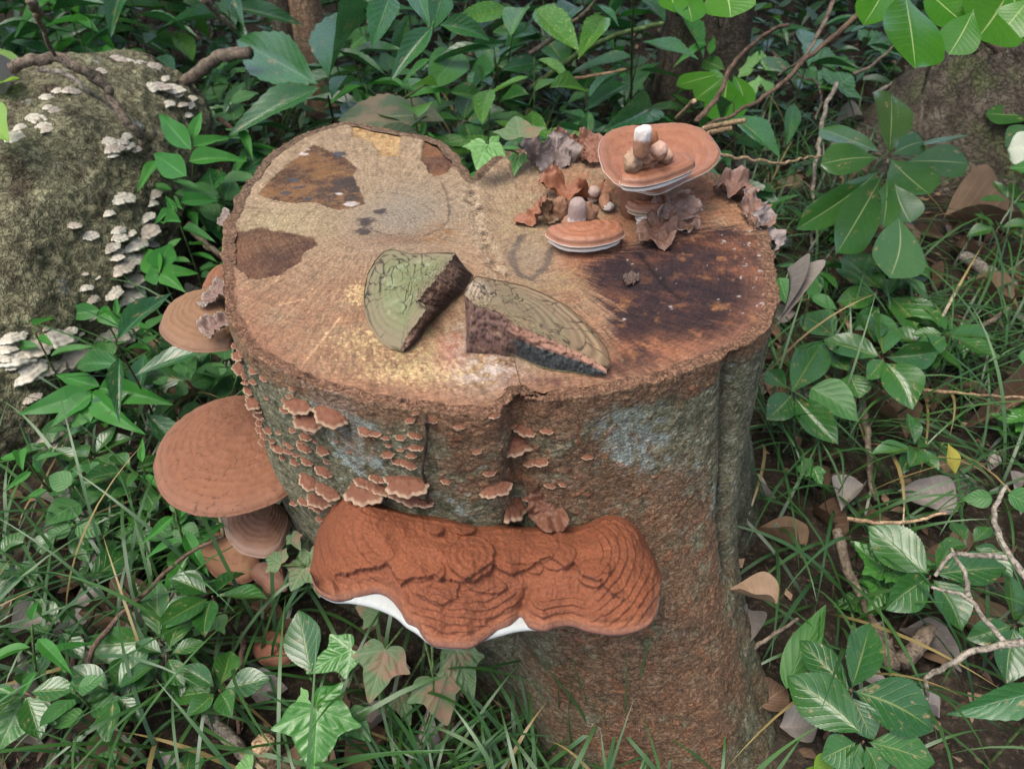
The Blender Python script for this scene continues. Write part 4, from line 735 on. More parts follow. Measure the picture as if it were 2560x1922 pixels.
# thin dead tendril down the bark
M_TW = {}
def twig_mat(name, c1, c2, rough=.85):
    t = NT(name); v = t.tc(); n = t.noise(v, 70, 4, .7); n2 = t.noise(v, 300, 3, .6); c = t.mix(t.mapr(n, .35, .65), c1, tuple(x*.7 for x in c2)); c = t.mix(t.mapr(n2, .45, .7, 0., .75), c, (.03, .02, .015)); M_TW[name] = t.done(c, rough, t.bump(n2, 1., .002), .2)
twig_mat('dead_twig', (.22, .175, .125), (.13, .10, .072)); twig_mat('dark_twig', (.07, .048, .033), (.035, .025, .018)); twig_mat('straw', (.42, .30, .17), (.30, .20, .11)); twig_mat('red_twig', (.155, .10, .068), (.09, .06, .042)); twig_mat('green_stem', (.10, .16, .05), (.06, .10, .03)); twig_mat('grey_twig', (.32, .285, .225), (.21, .185, .145))
def twig(pts3, r, mat, label, name='fallen_twig', jit=.004, cat='twig', n=7, taper=.5, group=None):
    P = catmull(pts3, max(20, 14*len(pts3))); P = P+np.stack([fbm(P*25+k*9, 3, .6, 7) for k in range(3)], 1)*jit*1.8
    R = r*np.linspace(1, taper, len(P))**(.82)*(1+.25*fbm(P*55, 3, .6, 8)); V, F = tube(P, R, n); c0 = P[0]
    o = obj(name, mesh(name, V-c0, F, M_TW[mat]), loc=tuple(c0)); return tag(o, label, cat, group)
tw_ = []
for x, y in ((1060,945),(1066,1010),(1072,1060),(1066,1120),(1060,1170),(1068,1230),(1074,1262)):
    p, n = hit(BV_BARK, x, y); tw_.append(p+n*.003)
twig(tw_, .0026, 'dark_twig', 'thin black dead tendril running down the stump bark', 'tendril', .002)
# ------------------------------------------------------------------ mossy log beside the stump, with pale brackets
LG = [((-1.03,.86,-.02),.27),((-.985,1.10,.05),.27),((-.945,1.32,.11),.255),((-.90,1.54,.16),.225),((-.865,1.70,.185),.19),((-.845,1.80,.20),.14),((-.838,1.845,.205),.07),((-.836,1.855,.206),.01)]
gp = catmull([list(p)+[r] for p, r in LG], 260); ax = np.gradient(gp[:, :3], axis=0); ax /= np.linalg.norm(ax, axis=1)[:, None]
na = 420; th = np.linspace(0, 2*math.pi, na, endpoint=False); sx = np.cross(ax, [0, 0, 1.]); sx /= np.linalg.norm(sx, axis=1)[:, None]; sz = np.cross(sx, ax)
LN = np.cos(th)[None, :, None]*sx[:, None]+np.sin(th)[None, :, None]*sz[:, None]; LV = gp[:, None, :3]+LN*gp[:, 3][:, None, None]
q = LV.reshape(-1, 3); b1 = fbm(q*9, 4, .55, 121); b2 = fbm(q*60, 4, .6, 122); b3 = fbm(q*220, 3, .6, 123); b4 = fbm(np.c_[q[:, 0]*90, q[:, 1]*40, q[:, 2]*90], 3, .6, 124, True)
LV = (q+LN.reshape(-1, 3)*(.030*b1+.006*b2+.002*b3+.002*b4)[:, None])
c = np.zeros((len(q), 3))+np.array([.185, .175, .100]); c = mixc(c, (.30, .285, .165), sstep(.0, .35, b2+.4*b1)*.9); c = mixc(c, (.07, .052, .034), sstep(.05, .35, fbm(q*14, 4, .6, 125))*.85); c = mixc(c, (.035, .025, .018), sstep(.15, .45, -b2-.3*b3)*.7)
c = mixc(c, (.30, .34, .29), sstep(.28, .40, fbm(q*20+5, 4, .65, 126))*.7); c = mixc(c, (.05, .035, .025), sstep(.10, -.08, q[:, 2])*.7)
M_LOG = mat_crunch('mossy_bark', 60., (1, 1, 1.2), .55, .006)
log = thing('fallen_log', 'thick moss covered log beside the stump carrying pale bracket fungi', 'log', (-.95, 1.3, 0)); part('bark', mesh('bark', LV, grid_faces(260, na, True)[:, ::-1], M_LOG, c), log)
ls = LV.reshape(260, na, 3)[::4, ::4]; BV_LOG = BVHTree.FromPolygons([Vector(v) for v in ls.reshape(-1, 3)], grid_faces(ls.shape[0], ls.shape[1], True).tolist())
PALE = mini_meshes('pale_bracket', ((.42, .385, .30), (.58, .53, .43), (.78, .72, .57))); GREY = mini_meshes('pale_bracket', ((.30, .26, .205), (.40, .35, .28), (.56, .49, .38)))
z1 = zm(0, 0, 860); z2 = zm(0, 560, 520); z6 = zm(0, 640, 860)
PB = [(x, y, w*.3888) for x, y, w in z1([(735,395,100),(815,400,60),(900,415,70),(970,440,90),(1055,515,60),(960,570,90),(1020,565,100),(1095,585,120),(1065,680,80),(1165,680,60),(1215,690,70),(1200,745,60),(1130,610,60),(1220,640,60),(370,590,60),(450,590,80),(300,640,90),(300,695,50),(350,715,70),(215,770,100),(275,820,80),(290,840,60),(130,825,70),(100,890,120),(640,460,60),(690,910,70),(760,920,80),(720,960,100),(820,950,80),(720,1000,60),(860,960,60),(800,880,60),(770,1290,130),(985,1250,80),(970,1320,90),(690,1380,70),(470,1455,70),(570,1520,80),(930,1410,90),(700,1600,80)])]
PB += [(x, y, w*.2351) for x, y, w in z2([(1260,80,140),(1380,110,100),(1530,90,210),(1250,150,140),(1170,270,140),(1260,300,90),(1430,250,250),(1560,160,110),(1600,220,120),(1220,370,130),(1370,410,220),(1260,500,220),(1480,370,110),(1470,480,120),(900,535,60),(1020,575,60),(905,690,110),(960,810,110),(1020,820,80),(1180,750,180),(1360,620,210),(1410,640,110),(1350,800,260),(1460,680,120),(1000,1000,100),(1300,1060,110),(1330,1110,200),(1150,1220,280),(1300,1260,180),(480,1120,60),(130,1230,210),(60,1340,170),(330,1330,260),(560,1230,260),(700,1160,150),(740,1240,130),(200,1450,300),(60,1420,160),(730,1440,280),(920,1430,250),(700,1540,160),(440,1560,220),(300,1600,300),(120,1500,150),(550,1540,180),(1030,1560,70),(850,1180,60)])]
PB += [(x, y, w*.3888) for x, y, w in z6([(420,1075,120),(330,1150,200),(340,1190,180),(320,1230,140),(290,1280,120),(200,920,80)])]
for i, (x, y, w) in enumerate(PB):
    p = n = None
    for dx in (0, -15, -30, -50, -75, -100):
        dd = ray(x+dx, y-w*.2); r = BV_LOG.ray_cast(Vector(CAMP), Vector(dd))
        if r[0] is not None: p = np.array(r[0]); n = np.array(r[1]); n = n if n@dd < 0 else -n; break
    if p is None: continue
    n = n*.6+np.array([.55, -.45, 0]); ww = w*np.linalg.norm(p-CAMP)/FPX*1.15; low = y > 900 or x > 400
    o = stick((GREY if (i % 3 == 0 or y > 960) else PALE)[i % 6], p, n, ww, random.uniform(-.3, .1), random.uniform(.0, .35), 'pale_bracket')
    _wz = 'tiny' if w < 22 else 'small' if w < 34 else 'broad'; _c = 'greyish' if (i % 3 == 0 or y > 960) else 'cream'
    _pl = 'scattered on the sunny crest of the log' if (y < 420 and x < 260) else 'near the far end of the log' if y < 300 else 'in the dark patch beside the ropy vine' if y < 420 else 'on the mossy side of the log' if x < 250 and y < 800 else 'in tiers down the shaded flank of the log' if x >= 250 else 'in the dense shelf at the foot of the log'
    tag(o, _wz+' '+_c+' bracket fungus '+_pl, 'fungus', _wz+' '+_c+' brackets '+_pl)
# ------------------------------------------------------------------ trees behind
def trunk(name, label, base, top, r0, r1, c1, c2, moss, seed, flare=.6, vstr=1., amp=.012):
    nr, na = 150, 160; t = np.linspace(0, 1, nr); P = np.asarray(base)[None]*(1-t[:, None])+np.asarray(top)[None]*t[:, None]; th = np.linspace(0, 2*math.pi, na, endpoint=False)
    R = (r0+(r1-r0)*t)[:, None]*(1+flare*np.exp(-t*9)[:, None]*(1+.5*np.sin(4*th+seed)[None])); V = np.stack([P[:, 0:1]+R*np.cos(th), P[:, 1:2]+R*np.sin(th), P[:, 2:3]+0*R], -1).reshape(-1, 3)
    w = np.c_[V[:, 0]*40, V[:, 1]*40, V[:, 2]*9]; d = fbm(w, 4, .6, seed, True); e = fbm(V*60, 4, .6, seed+1); cen = np.repeat(P, na, 0); n = V-cen; n[:, 2] = 0; n /= np.linalg.norm(n, axis=1)[:, None]+1e-9
    V = V+n*(amp*.6*d*vstr+amp*.35*e)[:, None]; c = mixc(np.zeros((len(V), 3))+np.array(c1), c2, sstep(-.2, .4, e+.3*d)); c = mixc(c, np.array(c1)*.25, sstep(.0, -.5, d)*.7*vstr); c = mixc(c, moss, sstep(.05, .3, fbm(V*12, 4, .6, seed+2))*.6)
    r = thing(name, label, 'tree', tuple(base)); part('trunk', mesh('trunk', V, grid_faces(nr, na, True)[:, ::-1], M_LOG, c), r); return r, V
def shade_crown(root, c, r, n, seed, mats):                       # unseen foliage above the frame, added to block and break up sky light
    rg = np.random.default_rng(seed); u = rg.normal(size=(n, 3)); u /= np.linalg.norm(u, axis=1)[:, None]; p = np.asarray(c)+u*np.asarray(r)*rg.uniform(.45, 1, (n, 1))
    a = rg.normal(size=(n, 3)); a /= np.linalg.norm(a, axis=1)[:, None]; b = np.cross(a, rg.normal(size=(n, 3))); b /= np.linalg.norm(b, axis=1)[:, None]; s = rg.uniform(.08, .15, (n, 1))
    V = np.stack([p-a*s, p+b*s*.4, p+a*s, p-b*s*.4], 1).reshape(-1, 3); F = np.arange(4*n).reshape(-1, 4)
    o = part('shade_crown', mesh('shade_crown', V, F, mats), root); return o
gb = lambda x, y, z=0: tuple(at_z(x, y, z)*np.array([1, 1, 0])+np.array([0, 0, gz(*at_z(x, y, z)[:2])-.03]))
b = gb(1725, 330); t1, _ = trunk('tree', 'dark smooth barked tree trunk rising behind the stump', b, (b[0]+.03, b[1]+.1, 3.2), .105, .085, (.085, .068, .048), (.045, .038, .028), (.06, .07, .03), 131, .45, .25, .006)
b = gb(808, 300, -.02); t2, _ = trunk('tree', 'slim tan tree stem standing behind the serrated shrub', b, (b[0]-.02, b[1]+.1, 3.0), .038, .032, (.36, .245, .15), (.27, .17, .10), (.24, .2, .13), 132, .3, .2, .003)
b = gb(752, 290, -.02); t3, _ = trunk('tree', 'slim grey tree stem pressed against the tan one', b, (b[0]-.05, b[1]+.1, 3.0), .028, .024, (.20, .165, .12), (.12, .10, .07), (.12, .12, .07), 133, .3, .3, .003)
b = gb(2720, 400); t4, _ = trunk('tree', 'massive mossy furrowed tree base with sloping root', b, (b[0]+.30, b[1]+.25, 3.5), .36, .24, (.16, .135, .098), (.075, .062, .046), (.085, .115, .035), 134, .55, 1.5, .045)
# ------------------------------------------------------------------ leaves
def leaf_mesh(name, prof, n=22, m=8, teeth=0, ta=.07, fold=.16, droop=.18, ripple=.02, curl=0., seed=0, side=.0):
    v = np.linspace(0, 1, n); w = np.array([prof(x) for x in v]); 
    if teeth: w = w*(1+ta*(2*((v*teeth) % 1)-1)*(v > .08)*(v < .97))
    r0 = np.random.default_rng(seed); ph = r0.uniform(0, 6); u = np.linspace(-1, 1, m+1); V = []; UV = []
    for i in range(n):
        x = u*w[i]*.5; zf = fold*np.abs(u)*w[i]*.5; z = zf-droop*v[i]**2*.5+ripple*np.sin(v[i]*11+ph+np.sign(u)*1.3)*np.abs(u)**2-curl*(np.abs(u)**2)*w[i]
        V.append(np.stack([x, v[i]+0*x, z], 1)); UV.append(np.stack([(u+1)/2, v[i]+0*u], 1))
        V[-1][:, 0] += side*math.sin(v[i]*math.pi)*.1
    return mesh(name, np.vstack(V), grid_faces(n, m+1)[:, ::-1], None, None, np.vstack(UV))
def prof_bez(a, b, pk):                   # width profile, peak at pk, base sharpness a, tip sharpness b
    return lambda v: max(.004, ((v/pk)**a*math.exp(a*(1-v/pk)) if v < pk else max(0, 1-((v-pk)/(1-pk))**b)) if v > 0 else .02)
P_SER = prof_bez(1.6, 1.7, .55); P_OBO = prof_bez(2.0, 2.6, .70); P_LAN = prof_bez(1.5, 1.35, .45); P_BAM = prof_bez(1.0, 1.25, .30); P_OVA = prof_bez(.8, 1.7, .38); P_AUC = prof_bez(1.4, 1.6, .5)
def leaf_mat(name, dark, light, rib, rough=.3, nv=9., slope=.35, ribw=.05, vein=.35, bumpd=.0012, dust=None, spots=None, trans=.12, spec=.5, edge=None, age=0.):
    t = NT(name); uv = t.tc('UV'); sp = t.new('ShaderNodeSeparateXYZ'); t.l.new(uv, sp.inputs[0]); u, v = sp.outputs[0], sp.outputs[1]
    d = t.math('MULTIPLY', t.math('ABSOLUTE', t.math('SUBTRACT', u, .5)), 2.); ob = t.tc('Object'); rn = t.rnd()
    off = t.new('ShaderNodeVectorMath', operation='ADD'); t.l.new(ob, off.inputs[0]); t.l.new(t.math('MULTIPLY', rn, 37.), off.inputs[1]); ob = off.outputs[0]
    nz = t.noise(ob, 3.0, 4, .6); nf = t.noise(ob, 38., 3, .6)
    mid = t.mapr(t.math('SUBTRACT', d, t.math('MULTIPLY', t.math('SUBTRACT', 1., v), ribw)), 0., ribw*.7, 1., 0.)
    f = t.math('FRACT', t.math('SUBTRACT', t.math('MULTIPLY', v, nv), t.math('MULTIPLY', d, slope*nv)))
    pg = t.math('MULTIPLY', t.math('ABSOLUTE', t.math('SUBTRACT', f, .5)), 2.); sv = t.math('MULTIPLY', t.mapr(pg, .80, .97), t.mapr(d, 1., .75))
    k = t.math('ADD', t.math('MULTIPLY', rn, .75), t.math('MULTIPLY', t.math('SUBTRACT', nz, .5), 1.1), True)
    c = t.mix(k, dark, light); c = t.mix(t.math('MULTIPLY', nf, .3), c, tuple(x*.5 for x in dark)); c = t.mix(t.math('MULTIPLY', sv, vein), c, tuple(lerp(np.array(light)*1.25, np.array(rib), .35))); c = t.mix(t.math('MULTIPLY', mid, .85), c, rib)
    if spots: c = t.mix(t.mapr(t.voro(ob, 22., 'F1'), .26, .16), c, spots)
    if age: c = t.mix(t.mapr(t.noise(ob, 5., 4, .7), .63-age*.1, .72), c, (.22, .16, .07))
    if dust: c = t.mix(t.mapr(t.noise(ob, 2.6, 4, .65), *dust[1]), c, dust[0])
    rg = t.math('ADD', t.math('MULTIPLY', nf, .18), rough-.09)
    if dust: rg = .75
    h = t.math('ADD', t.math('MULTIPLY', t.math('ADD', sv, t.math('MULTIPLY', mid, 1.5)), -1.), t.math('MULTIPLY', t.math('SUBTRACT', 1., pg), .9)); h = t.math('ADD', h, t.math('MULTIPLY', nf, .5))
    nb = t.bump(h, .55, bumpd); t.done(c, rg, nb, spec)
    tr = t.new('ShaderNodeBsdfTranslucent'); t.put(tr.inputs['Color'], t.mix(.5, c, tuple(min(1, x*2.2) for x in light))); mx = t.new('ShaderNodeMixShader'); mx.inputs[0].default_value = trans
    t.l.new(t.b.outputs[0], mx.inputs[1]); t.l.new(tr.outputs[0], mx.inputs[2]); t.l.new(mx.outputs[0], t.o.inputs['Surface']); return t.m
LM = dict(
 ser=leaf_mat('serrated_leaf', (.0146, .0708, .0122), (.0390, .1281, .0195), (.13, .17, .045), .29, 7, .30, .045, .20, .0003, spec=.6, age=.5),
 obo=leaf_mat('whorl_leaf', (.0244, .0854, .0171), (.0512, .1220, .0268), (.22, .28, .11), .22, 11, .2, .035, .08, .00008, spec=.6, age=.3),
 obl=leaf_mat('bright_whorl_leaf', (.0342, .1403, .0098), (.0671, .1952, .0171), (.30, .40, .14), .24, 11, .2, .035, .12, .0001, trans=.25),
 lan=leaf_mat('lance_leaf', (.0122, .0683, .0171), (.0415, .1440, .0366), (.10, .18, .08), .28, 8, .3, .03, .12, .0003, spec=.6, age=.4),
 bam=leaf_mat('bamboo_leaf', (.0293, .1525, .0220), (.0610, .2318, .0317), (.12, .27, .08), .50, 3, 0, .03, .05, .0004, trans=.28, spec=.35),
 auc=leaf_mat('spotted_leaf', (.0488, .1647, .0220), (.0976, .2440, .0317), (.12, .23, .05), .30, 7, .3, .03, .2, .0006, spots=(.42, .50, .12), trans=.25),
 ova=leaf_mat('vine_leaf', (.0293, .1159, .0220), (.0610, .1830, .0342), (.12, .24, .08), .48, 6, .35, .03, .2, .0006, trans=.22),
 old=leaf_mat('dusty_leaf', (.050, .085, .040), (.085, .11, .055), (.15, .16, .08), .6, 7, .3, .03, .2, .0006, dust=((.13, .10, .06), (.42, .62))),
 dry=leaf_mat('dry_leaf', (.095, .058, .035), (.30, .205, .125), (.22, .14, .085), .6, 8, .35, .03, .3, .0003, trans=.05, spec=.3, age=0),
 gry=leaf_mat('weathered_leaf', (.17, .15, .13), (.37, .33, .29), (.27, .22, .18), .55, 8, .35, .03, .3, .0003, trans=.05, spec=.35),
 ylw=leaf_mat('yellowing_leaf', (.30, .27, .03), (.42, .36, .05), (.40, .36, .10), .5, 7, .3, .03, .2, .0006, spots=(.16, .08, .03), trans=.25),
 lim=leaf_mat('lime_leaf', (.17, .32, .035), (.24, .42, .05), (.28, .42, .12), .45, 7, .3, .03, .2, .0006, trans=.35))
def variants(name, prof, k=4, **kw):
    out = []
    for i in range(k):
        a = dict(kw); a['droop'] = kw.get('droop', .18)*(0.5+.4*i); a['fold'] = kw.get('fold', .16)*(.7+.25*i); a['side'] = (-1)**i*.3*i; out.append(leaf_mesh(name, prof, seed=i, **a))
    return out
LG_ = dict(ser=variants('leaf', P_SER, n=44, teeth=21, ta=.045, fold=.22, droop=.14, ripple=.015), obo=variants('leaf', P_OBO, n=20, fold=.05, droop=.14, ripple=.008), lan=variants('leaf', P_LAN, n=31, teeth=10, ta=.05, fold=.2, droop=.26, ripple=.010), bam=variants('leaf', P_BAM, n=20, fold=.18, droop=.22, ripple=.012), auc=variants('leaf', P_AUC, n=31, teeth=9, ta=.05, fold=.2, droop=.2, ripple=.01), ova=variants('leaf', P_OVA, n=18, fold=.15, droop=.15, ripple=.015), dry=variants('leaf', P_OVA, 6, n=16, m=8, fold=.35, droop=.30, ripple=.05, curl=-.25), gry=variants('leaf', P_LAN, 6, n=16, m=8, fold=.3, droop=.22, ripple=.045, curl=-.2))
LG_.update(obl=LG_['obo'], old=LG_['auc'], ylw=LG_['ser'], lim=LG_['ova'])
_mm = {}
def leaf_data(kind, i, shape=None):          # alike leaves share their mesh data
    key = (kind, shape or kind, i % len(LG_[shape or kind]))
    if key not in _mm:
        me = LG_[shape or kind][key[2]].copy(); me.materials.clear(); me.materials.append(LM[kind]); _mm[key] = me
    return _mm[key]
for _t, _c, _r, _n, _s in ((t1, (.55, 2.5, 3.9), (1.7, 1.5, .8), 1500, 1), (t2, (-.8, 2.9, 4.0), (1.6, 1.4, .8), 1300, 2), (t3, (-1.9, 2.2, 3.8), (1.3, 1.7, .8), 1300, 3), (t4, (2.1, 2.0, 4.0), (1.6, 2.0, .9), 1800, 4)): shade_crown(_t, _c, _r, _n, _s, LM['ova'])  # out of view, set around a gap so the stump keeps its light
def ivy_mesh():
    ol = [(0,0),(.12,-.10),(.30,-.13),(.42,-.02),(.50,.16),(.62,.30),(.46,.36),(.32,.44),(.26,.60),(.14,.82),(0,1.02)]; ol = ol+[(-x, y) for x, y in ol[::-1][1:-1]]
    C = catmull([(x, y, 0) for x, y in ol], 110, True)[:, :2]; hub = np.array([0, .25]); V = []
    for u in np.linspace(.01, 1, 30): V.append(hub+(C-hub)*u)
    V = np.vstack(V); seg = [((0, 0), (0, 1))]
    for s in (-1, 1):
        seg += [((0, 0), (s*.6, .29)), ((0, 0), (s*.36, -.06)), ((0, .35), (s*.22, .6)), ((0, .55), (s*.14, .76)), ((0, .2), (s*.3, .42)), ((s*.25, .12), (s*.42, .08)), ((s*.3, .145), (s*.42, .34)), ((s*.12, .06), (s*.22, .30)), ((s*.15, -.03), (s*.28, .05))]
    d = np.full(len(V), 9.)
    for k, g in enumerate(seg): d = np.minimum(d, dist_line(V, np.array(g))*(1 if k < 3 or k == 10 else 1.7))
    z = .10*np.abs(V[:, 0])+.05*np.clip(d*6, 0, 1)-.10*(V[:, 1]-.3)**2-.15*V[:, 0]**2+.02*fbm(np.c_[V*4, 0*d], 2, .5, 5)
    return V, z, d
_iv, _iz, _idd = ivy_mesh()
def ivy_mat(name, dark, light, rib, rough, dust=None):
    t = NT(name); d = t.attr('vein', 'Fac'); ob = t.tc(); rn = t.rnd(); off = t.new('ShaderNodeVectorMath', operation='ADD'); t.l.new(ob, off.inputs[0]); t.l.new(t.math('MULTIPLY', rn, 31.), off.inputs[1]); ob = off.outputs[0]
    nz = t.noise(ob, 2.5, 4, .6); nf = t.noise(ob, 30, 3, .6); c = t.mix(t.math('ADD', t.math('MULTIPLY', nz, .8), t.math('MULTIPLY', rn, .4), True), dark, light); ve = t.voro(ob, 9., 'DISTANCE_TO_EDGE')
    c = t.mix(t.math('MULTIPLY', t.mapr(ve, .05, .0), .30), c, rib); c = t.mix(t.mapr(d, .012, .004), c, rib)
    if dust: c = t.mix(t.math('MULTIPLY', t.mapr(t.noise(ob, 1.7, 4, .6), *dust), .92), c, (.20, .112, .068))
    h = t.math('ADD', t.mapr(d, .0, .05), t.math('MULTIPLY', nf, .3)); t.done(c, .7 if dust else rough, t.bump(h, .5, .0006), .5)
    tr = t.new('ShaderNodeBsdfTranslucent'); t.put(tr.inputs['Color'], c); mx = t.new('ShaderNodeMixShader'); mx.inputs[0].default_value = .15; t.l.new(t.b.outputs[0], mx.inputs[1]); t.l.new(tr.outputs[0], mx.inputs[2]); t.l.new(mx.outputs[0], t.o.inputs['Surface']); return t.m
LM['ivy'] = ivy_mat('ivy_leaf', (.0220, .1098, .0122), (.0439, .1586, .0195), (.13, .25, .075), .33); LM['ivd'] = ivy_mat('dusted_ivy_leaf', (.055, .110, .040), (.085, .145, .055), (.15, .19, .10), .7, (.46, .68)); LM['ivl'] = ivy_mat('young_ivy_leaf', (.075, .19, .045), (.11, .25, .06), (.16, .30, .12), .5)
ivf = np.vstack([grid_faces(30, 110, True)])
LG_['ivy'] = [mesh('leaf', np.c_[_iv, _iz*k], ivf, None, attrs={'vein': _idd}) for k in (1, 1.6, .5)]; LG_['ivd'] = LG_['ivl'] = LG_['ivy']
def put_leaf(root, kind, B, Tp, w, roll=0., i=0, up=(0, 0, 1), shape=None):
    B = np.asarray(B, float); Tp = np.asarray(Tp, float); y = Tp-B; Ln = np.linalg.norm(y); y = y/Ln; x = np.cross(y, up)
    if np.linalg.norm(x) < .05: x = np.cross(y, (1, 0, .1))
    x /= np.linalg.norm(x); z = np.cross(x, y); c_, s_ = math.cos(roll), math.sin(roll); x, z = x*c_+z*s_, z*c_-x*s_
    M = Matrix(((x[0]*w, y[0]*Ln, z[0]*Ln, 0), (x[1]*w, y[1]*Ln, z[1]*Ln, 0), (x[2]*w, y[2]*Ln, z[2]*Ln, 0), (0, 0, 0, 1)))
    o = bpy.data.objects.new('leaf', leaf_data(kind, i, shape)); COL.objects.link(o); o.parent = root
    o.matrix_basis = Matrix.Translation(Vector(B)-Vector(root.location)) @ M; return o
def put_stem(root, pts, r, mat='green_stem', name='stem', n=6, taper=.6):
    P = catmull(pts, 6*len(pts)) if len(pts) > 1 else np.asarray(pts); V, F = tube(P, r*np.linspace(1, taper, len(P)), n); return part(name, mesh(name, V, F, M_TW[mat]), root)
BV_ALL = None
def px_plant(name, label, zf, centre, zc, leaves, kind, wpx_scale, cat='plant', foot=None, stem='green_stem', sr=.002, dz=-.01, group=None, z_of=None):
    """leaves: (base x, base y, tip x, tip y, width) read off an enlargement; zc = height of the leaf whorl"""
    c0 = at_z(*zf([centre])[0], zc); f0 = c0.copy() if foot is None else at_z(*zf([foot])[0], .02); f0[2] = gz(f0[0], f0[1])-.005
    r = thing(name, label, cat, tuple(f0), group); put_stem(r, [f0, (f0+c0)/2+np.array([.006, .004, 0]), c0], sr, stem)
    for i, lf in enumerate(leaves):
        b = zf([lf[:2]])[0]; e = zf([lf[2:4]])[0]; B = at_z(*b, zc); k = lf[5] if len(lf) > 5 else dz; Tp = at_z(*e, zc+k); w = (1.18 if kind in ('obo', 'obl') else 1.06)*lf[4]*wpx_scale*np.linalg.norm(B-CAMP)/FPX
        put_leaf(r, lf[7] if len(lf) > 7 else kind, B, Tp, w, (lf[6] if len(lf) > 6 else random.uniform(-.25, .25)), i, up=(0, -.62, .78))
    return r
S38 = .3888; z3 = zm(1700, 0, 860); z6r = zm(1700, 640, 860); z9 = zm(1700, 1280, 860); z7 = zm(0, 1280, 860); z2b = zm(850, 0, 860)
# the whorled evergreen right of the stump
px_plant('evergreen_seedling', 'whorl leaved evergreen seedling with blunt glossy leaves right of the stump', z3, (1335,1030), .235, [(1345,1010,1385,575,240,.01),(1310,990,905,800,150,.0),(1290,1015,920,1040,165,.0),(1360,1000,1590,900,120,.02),(1450,960,1855,860,90,.03,.9),(1450,1040,1870,1040,165,0),(1350,1020,1610,1220,210,-.01),(1300,1080,830,1430,140,-.02),(1310,1110,1040,1610,200,-.02),(1330,1150,1320,1445,130,-.04),(1380,1180,1490,1420,180,-.04),(1400,1380,1390,1760,280,-.05)], 'obo', S38, foot=(1340,1500), stem='grey_twig', sr=.003)
r = px_plant('evergreen_branch', 'bright glossy blunt leaved evergreen branch hanging in from above', z3, (1950,-260), .55, [(1440,-60,1540,405,265,-.04,.1),(2140,-120,1960,205,290,-.03,.1),(1560,-90,1870,140,190,-.03),(1330,-160,1215,95,160,-.03),(2260,-20,2050,235,170,-.05),(1890,60,1740,340,170,-.05),(2100,-60,2300,120,200,-.03)], 'obl', S38, foot=(2600,700), stem='red_twig', sr=.004)
px_plant('evergreen_branch', 'pair of glossy blunt leaves hanging before the dark trunk', z3, (190,-160), .60, [(10,-130,85,130,150,-.03,.1),(270,-110,330,100,240,-.03,-.1),(-60,-110,-20,60,140,-.02)], 'obl', S38, foot=(240,400), stem='red_twig', sr=.003)
px_plant('evergreen_seedling', 'small sprig of lighter blunt leaves at the foot of the dark trunk', z3, (310,470), .25, [(270,470,-20,545,100),(290,490,105,625,120,-.02),(310,500,300,770,190,-.03),(340,480,425,670,110,-.02),(290,450,150,385,100,.01,0,'obo')], 'obl', S38, foot=(100,790), stem='red_twig', sr=.003)
ivp = lambda *a, **k: px_plant(*a, **k)
ivp('ivy_vine', 'pale young ivy shoots beside the sprig of lighter blunt leaves', z3, (440,480), .22, [(470,430,350,400,170,0,0),(540,430,640,410,160,0,0),(500,560,420,545,120,0,0),(540,560,605,540,100,0,0)], 'ivl', S38)
ivp('ivy_vine', 'dull green ivy trio under the long crossing twig', z3, (960,470), .15, [(900,410,940,290,200,0,0),(880,560,900,430,230,0,0),(1010,560,1110,480,220,0,0),(1230,300,1330,220,220,0,0),(1050,440,1100,370,130,0,0)], 'ivy', S38)
# serrated glossy seedlings, right
px_plant('serrated_seedling', 'five leaved serrated seedling with bright glossy upper leaves right of the stump', z6r, (1305,655), .15, [(1290,650,918,530,175),(1300,640,1310,345,180),(1320,650,1692,612,155),(1320,685,1500,968,215,-.02),(1310,665,1205,792,105,-.01),(1250,560,1180,350,190,-.02,0)], 'ser', S38, stem='red_twig')
px_plant('serrated_seedling', 'dark serrated seedling with bluish sheen below the whorled evergreen', z6r, (1310,250), .10, [(1275,245,1010,295,140),(1300,220,1050,-20,260,.01),(1320,220,1590,-30,190,.02),(1340,260,1600,545,270,-.01),(1330,190,1400,-60,120,.02),(1280,330,1130,470,120,-.02)], 'ser', S38, stem='red_twig')
px_plant('serrated_seedling', 'serrated seedling with matt olive leaves close to the stump bark', z6r, (720,890), .12, [(715,880,925,535,215,.01),(720,890,562,1045,165,-.01),(735,905,1022,1200,180,-.02),(690,850,560,720,120,0),(1090,755,1160,910,185,-.01),(1085,745,945,590,130,0),(1000,530,775,365,200,.0),(840,850,1150,1045,215,-.01,0,'ova')], 'ser', S38, stem='red_twig')
px_plant('serrated_seedling', 'small bright two leaf seedling by the right rim of the stump', z6r, (830,255), .18, [(815,245,885,128,85),(850,262,1018,342,85),(640,140,715,315,150,-.02,.2)], 'ova', S38)
px_plant('serrated_seedling', 'large glossy serrated rosette near the stump root', z9, (1100,1140), .105, [(1105,1130,1235,705,205,.0),(1090,1130,765,815,165,.0),(1170,1425,680,1050,270,.0),(1115,1150,1662,1402,285,-.01),(1110,1190,1245,1465,160,-.02),(1095,1150,870,1045,150,-.015)], 'ser', S38, stem='red_twig', sr=.003)
px_plant('serrated_seedling', 'insect bitten serrated seedling under the large glossy rosette', z9, (1180,1470), .085, [(1130,1480,910,1590,180,-.005),(1210,1475,1655,1610,190,-.01),(1160,1480,1090,1680,110,-.02),(1190,1500,1290,1720,160,-.02)], 'ser', S38, stem='red_twig')
px_plant('serrated_seedling', 'serrated seedling crossed by thin grey twigs', z9, (1610,410), .10, [(1600,395,1212,85,245,.01),(1640,400,2115,350,175,.01),(1600,420,1342,632,190,-.01),(1625,430,1832,755,195,-.02),(1650,380,1760,190,150,.01)], 'ser', S38, stem='red_twig')
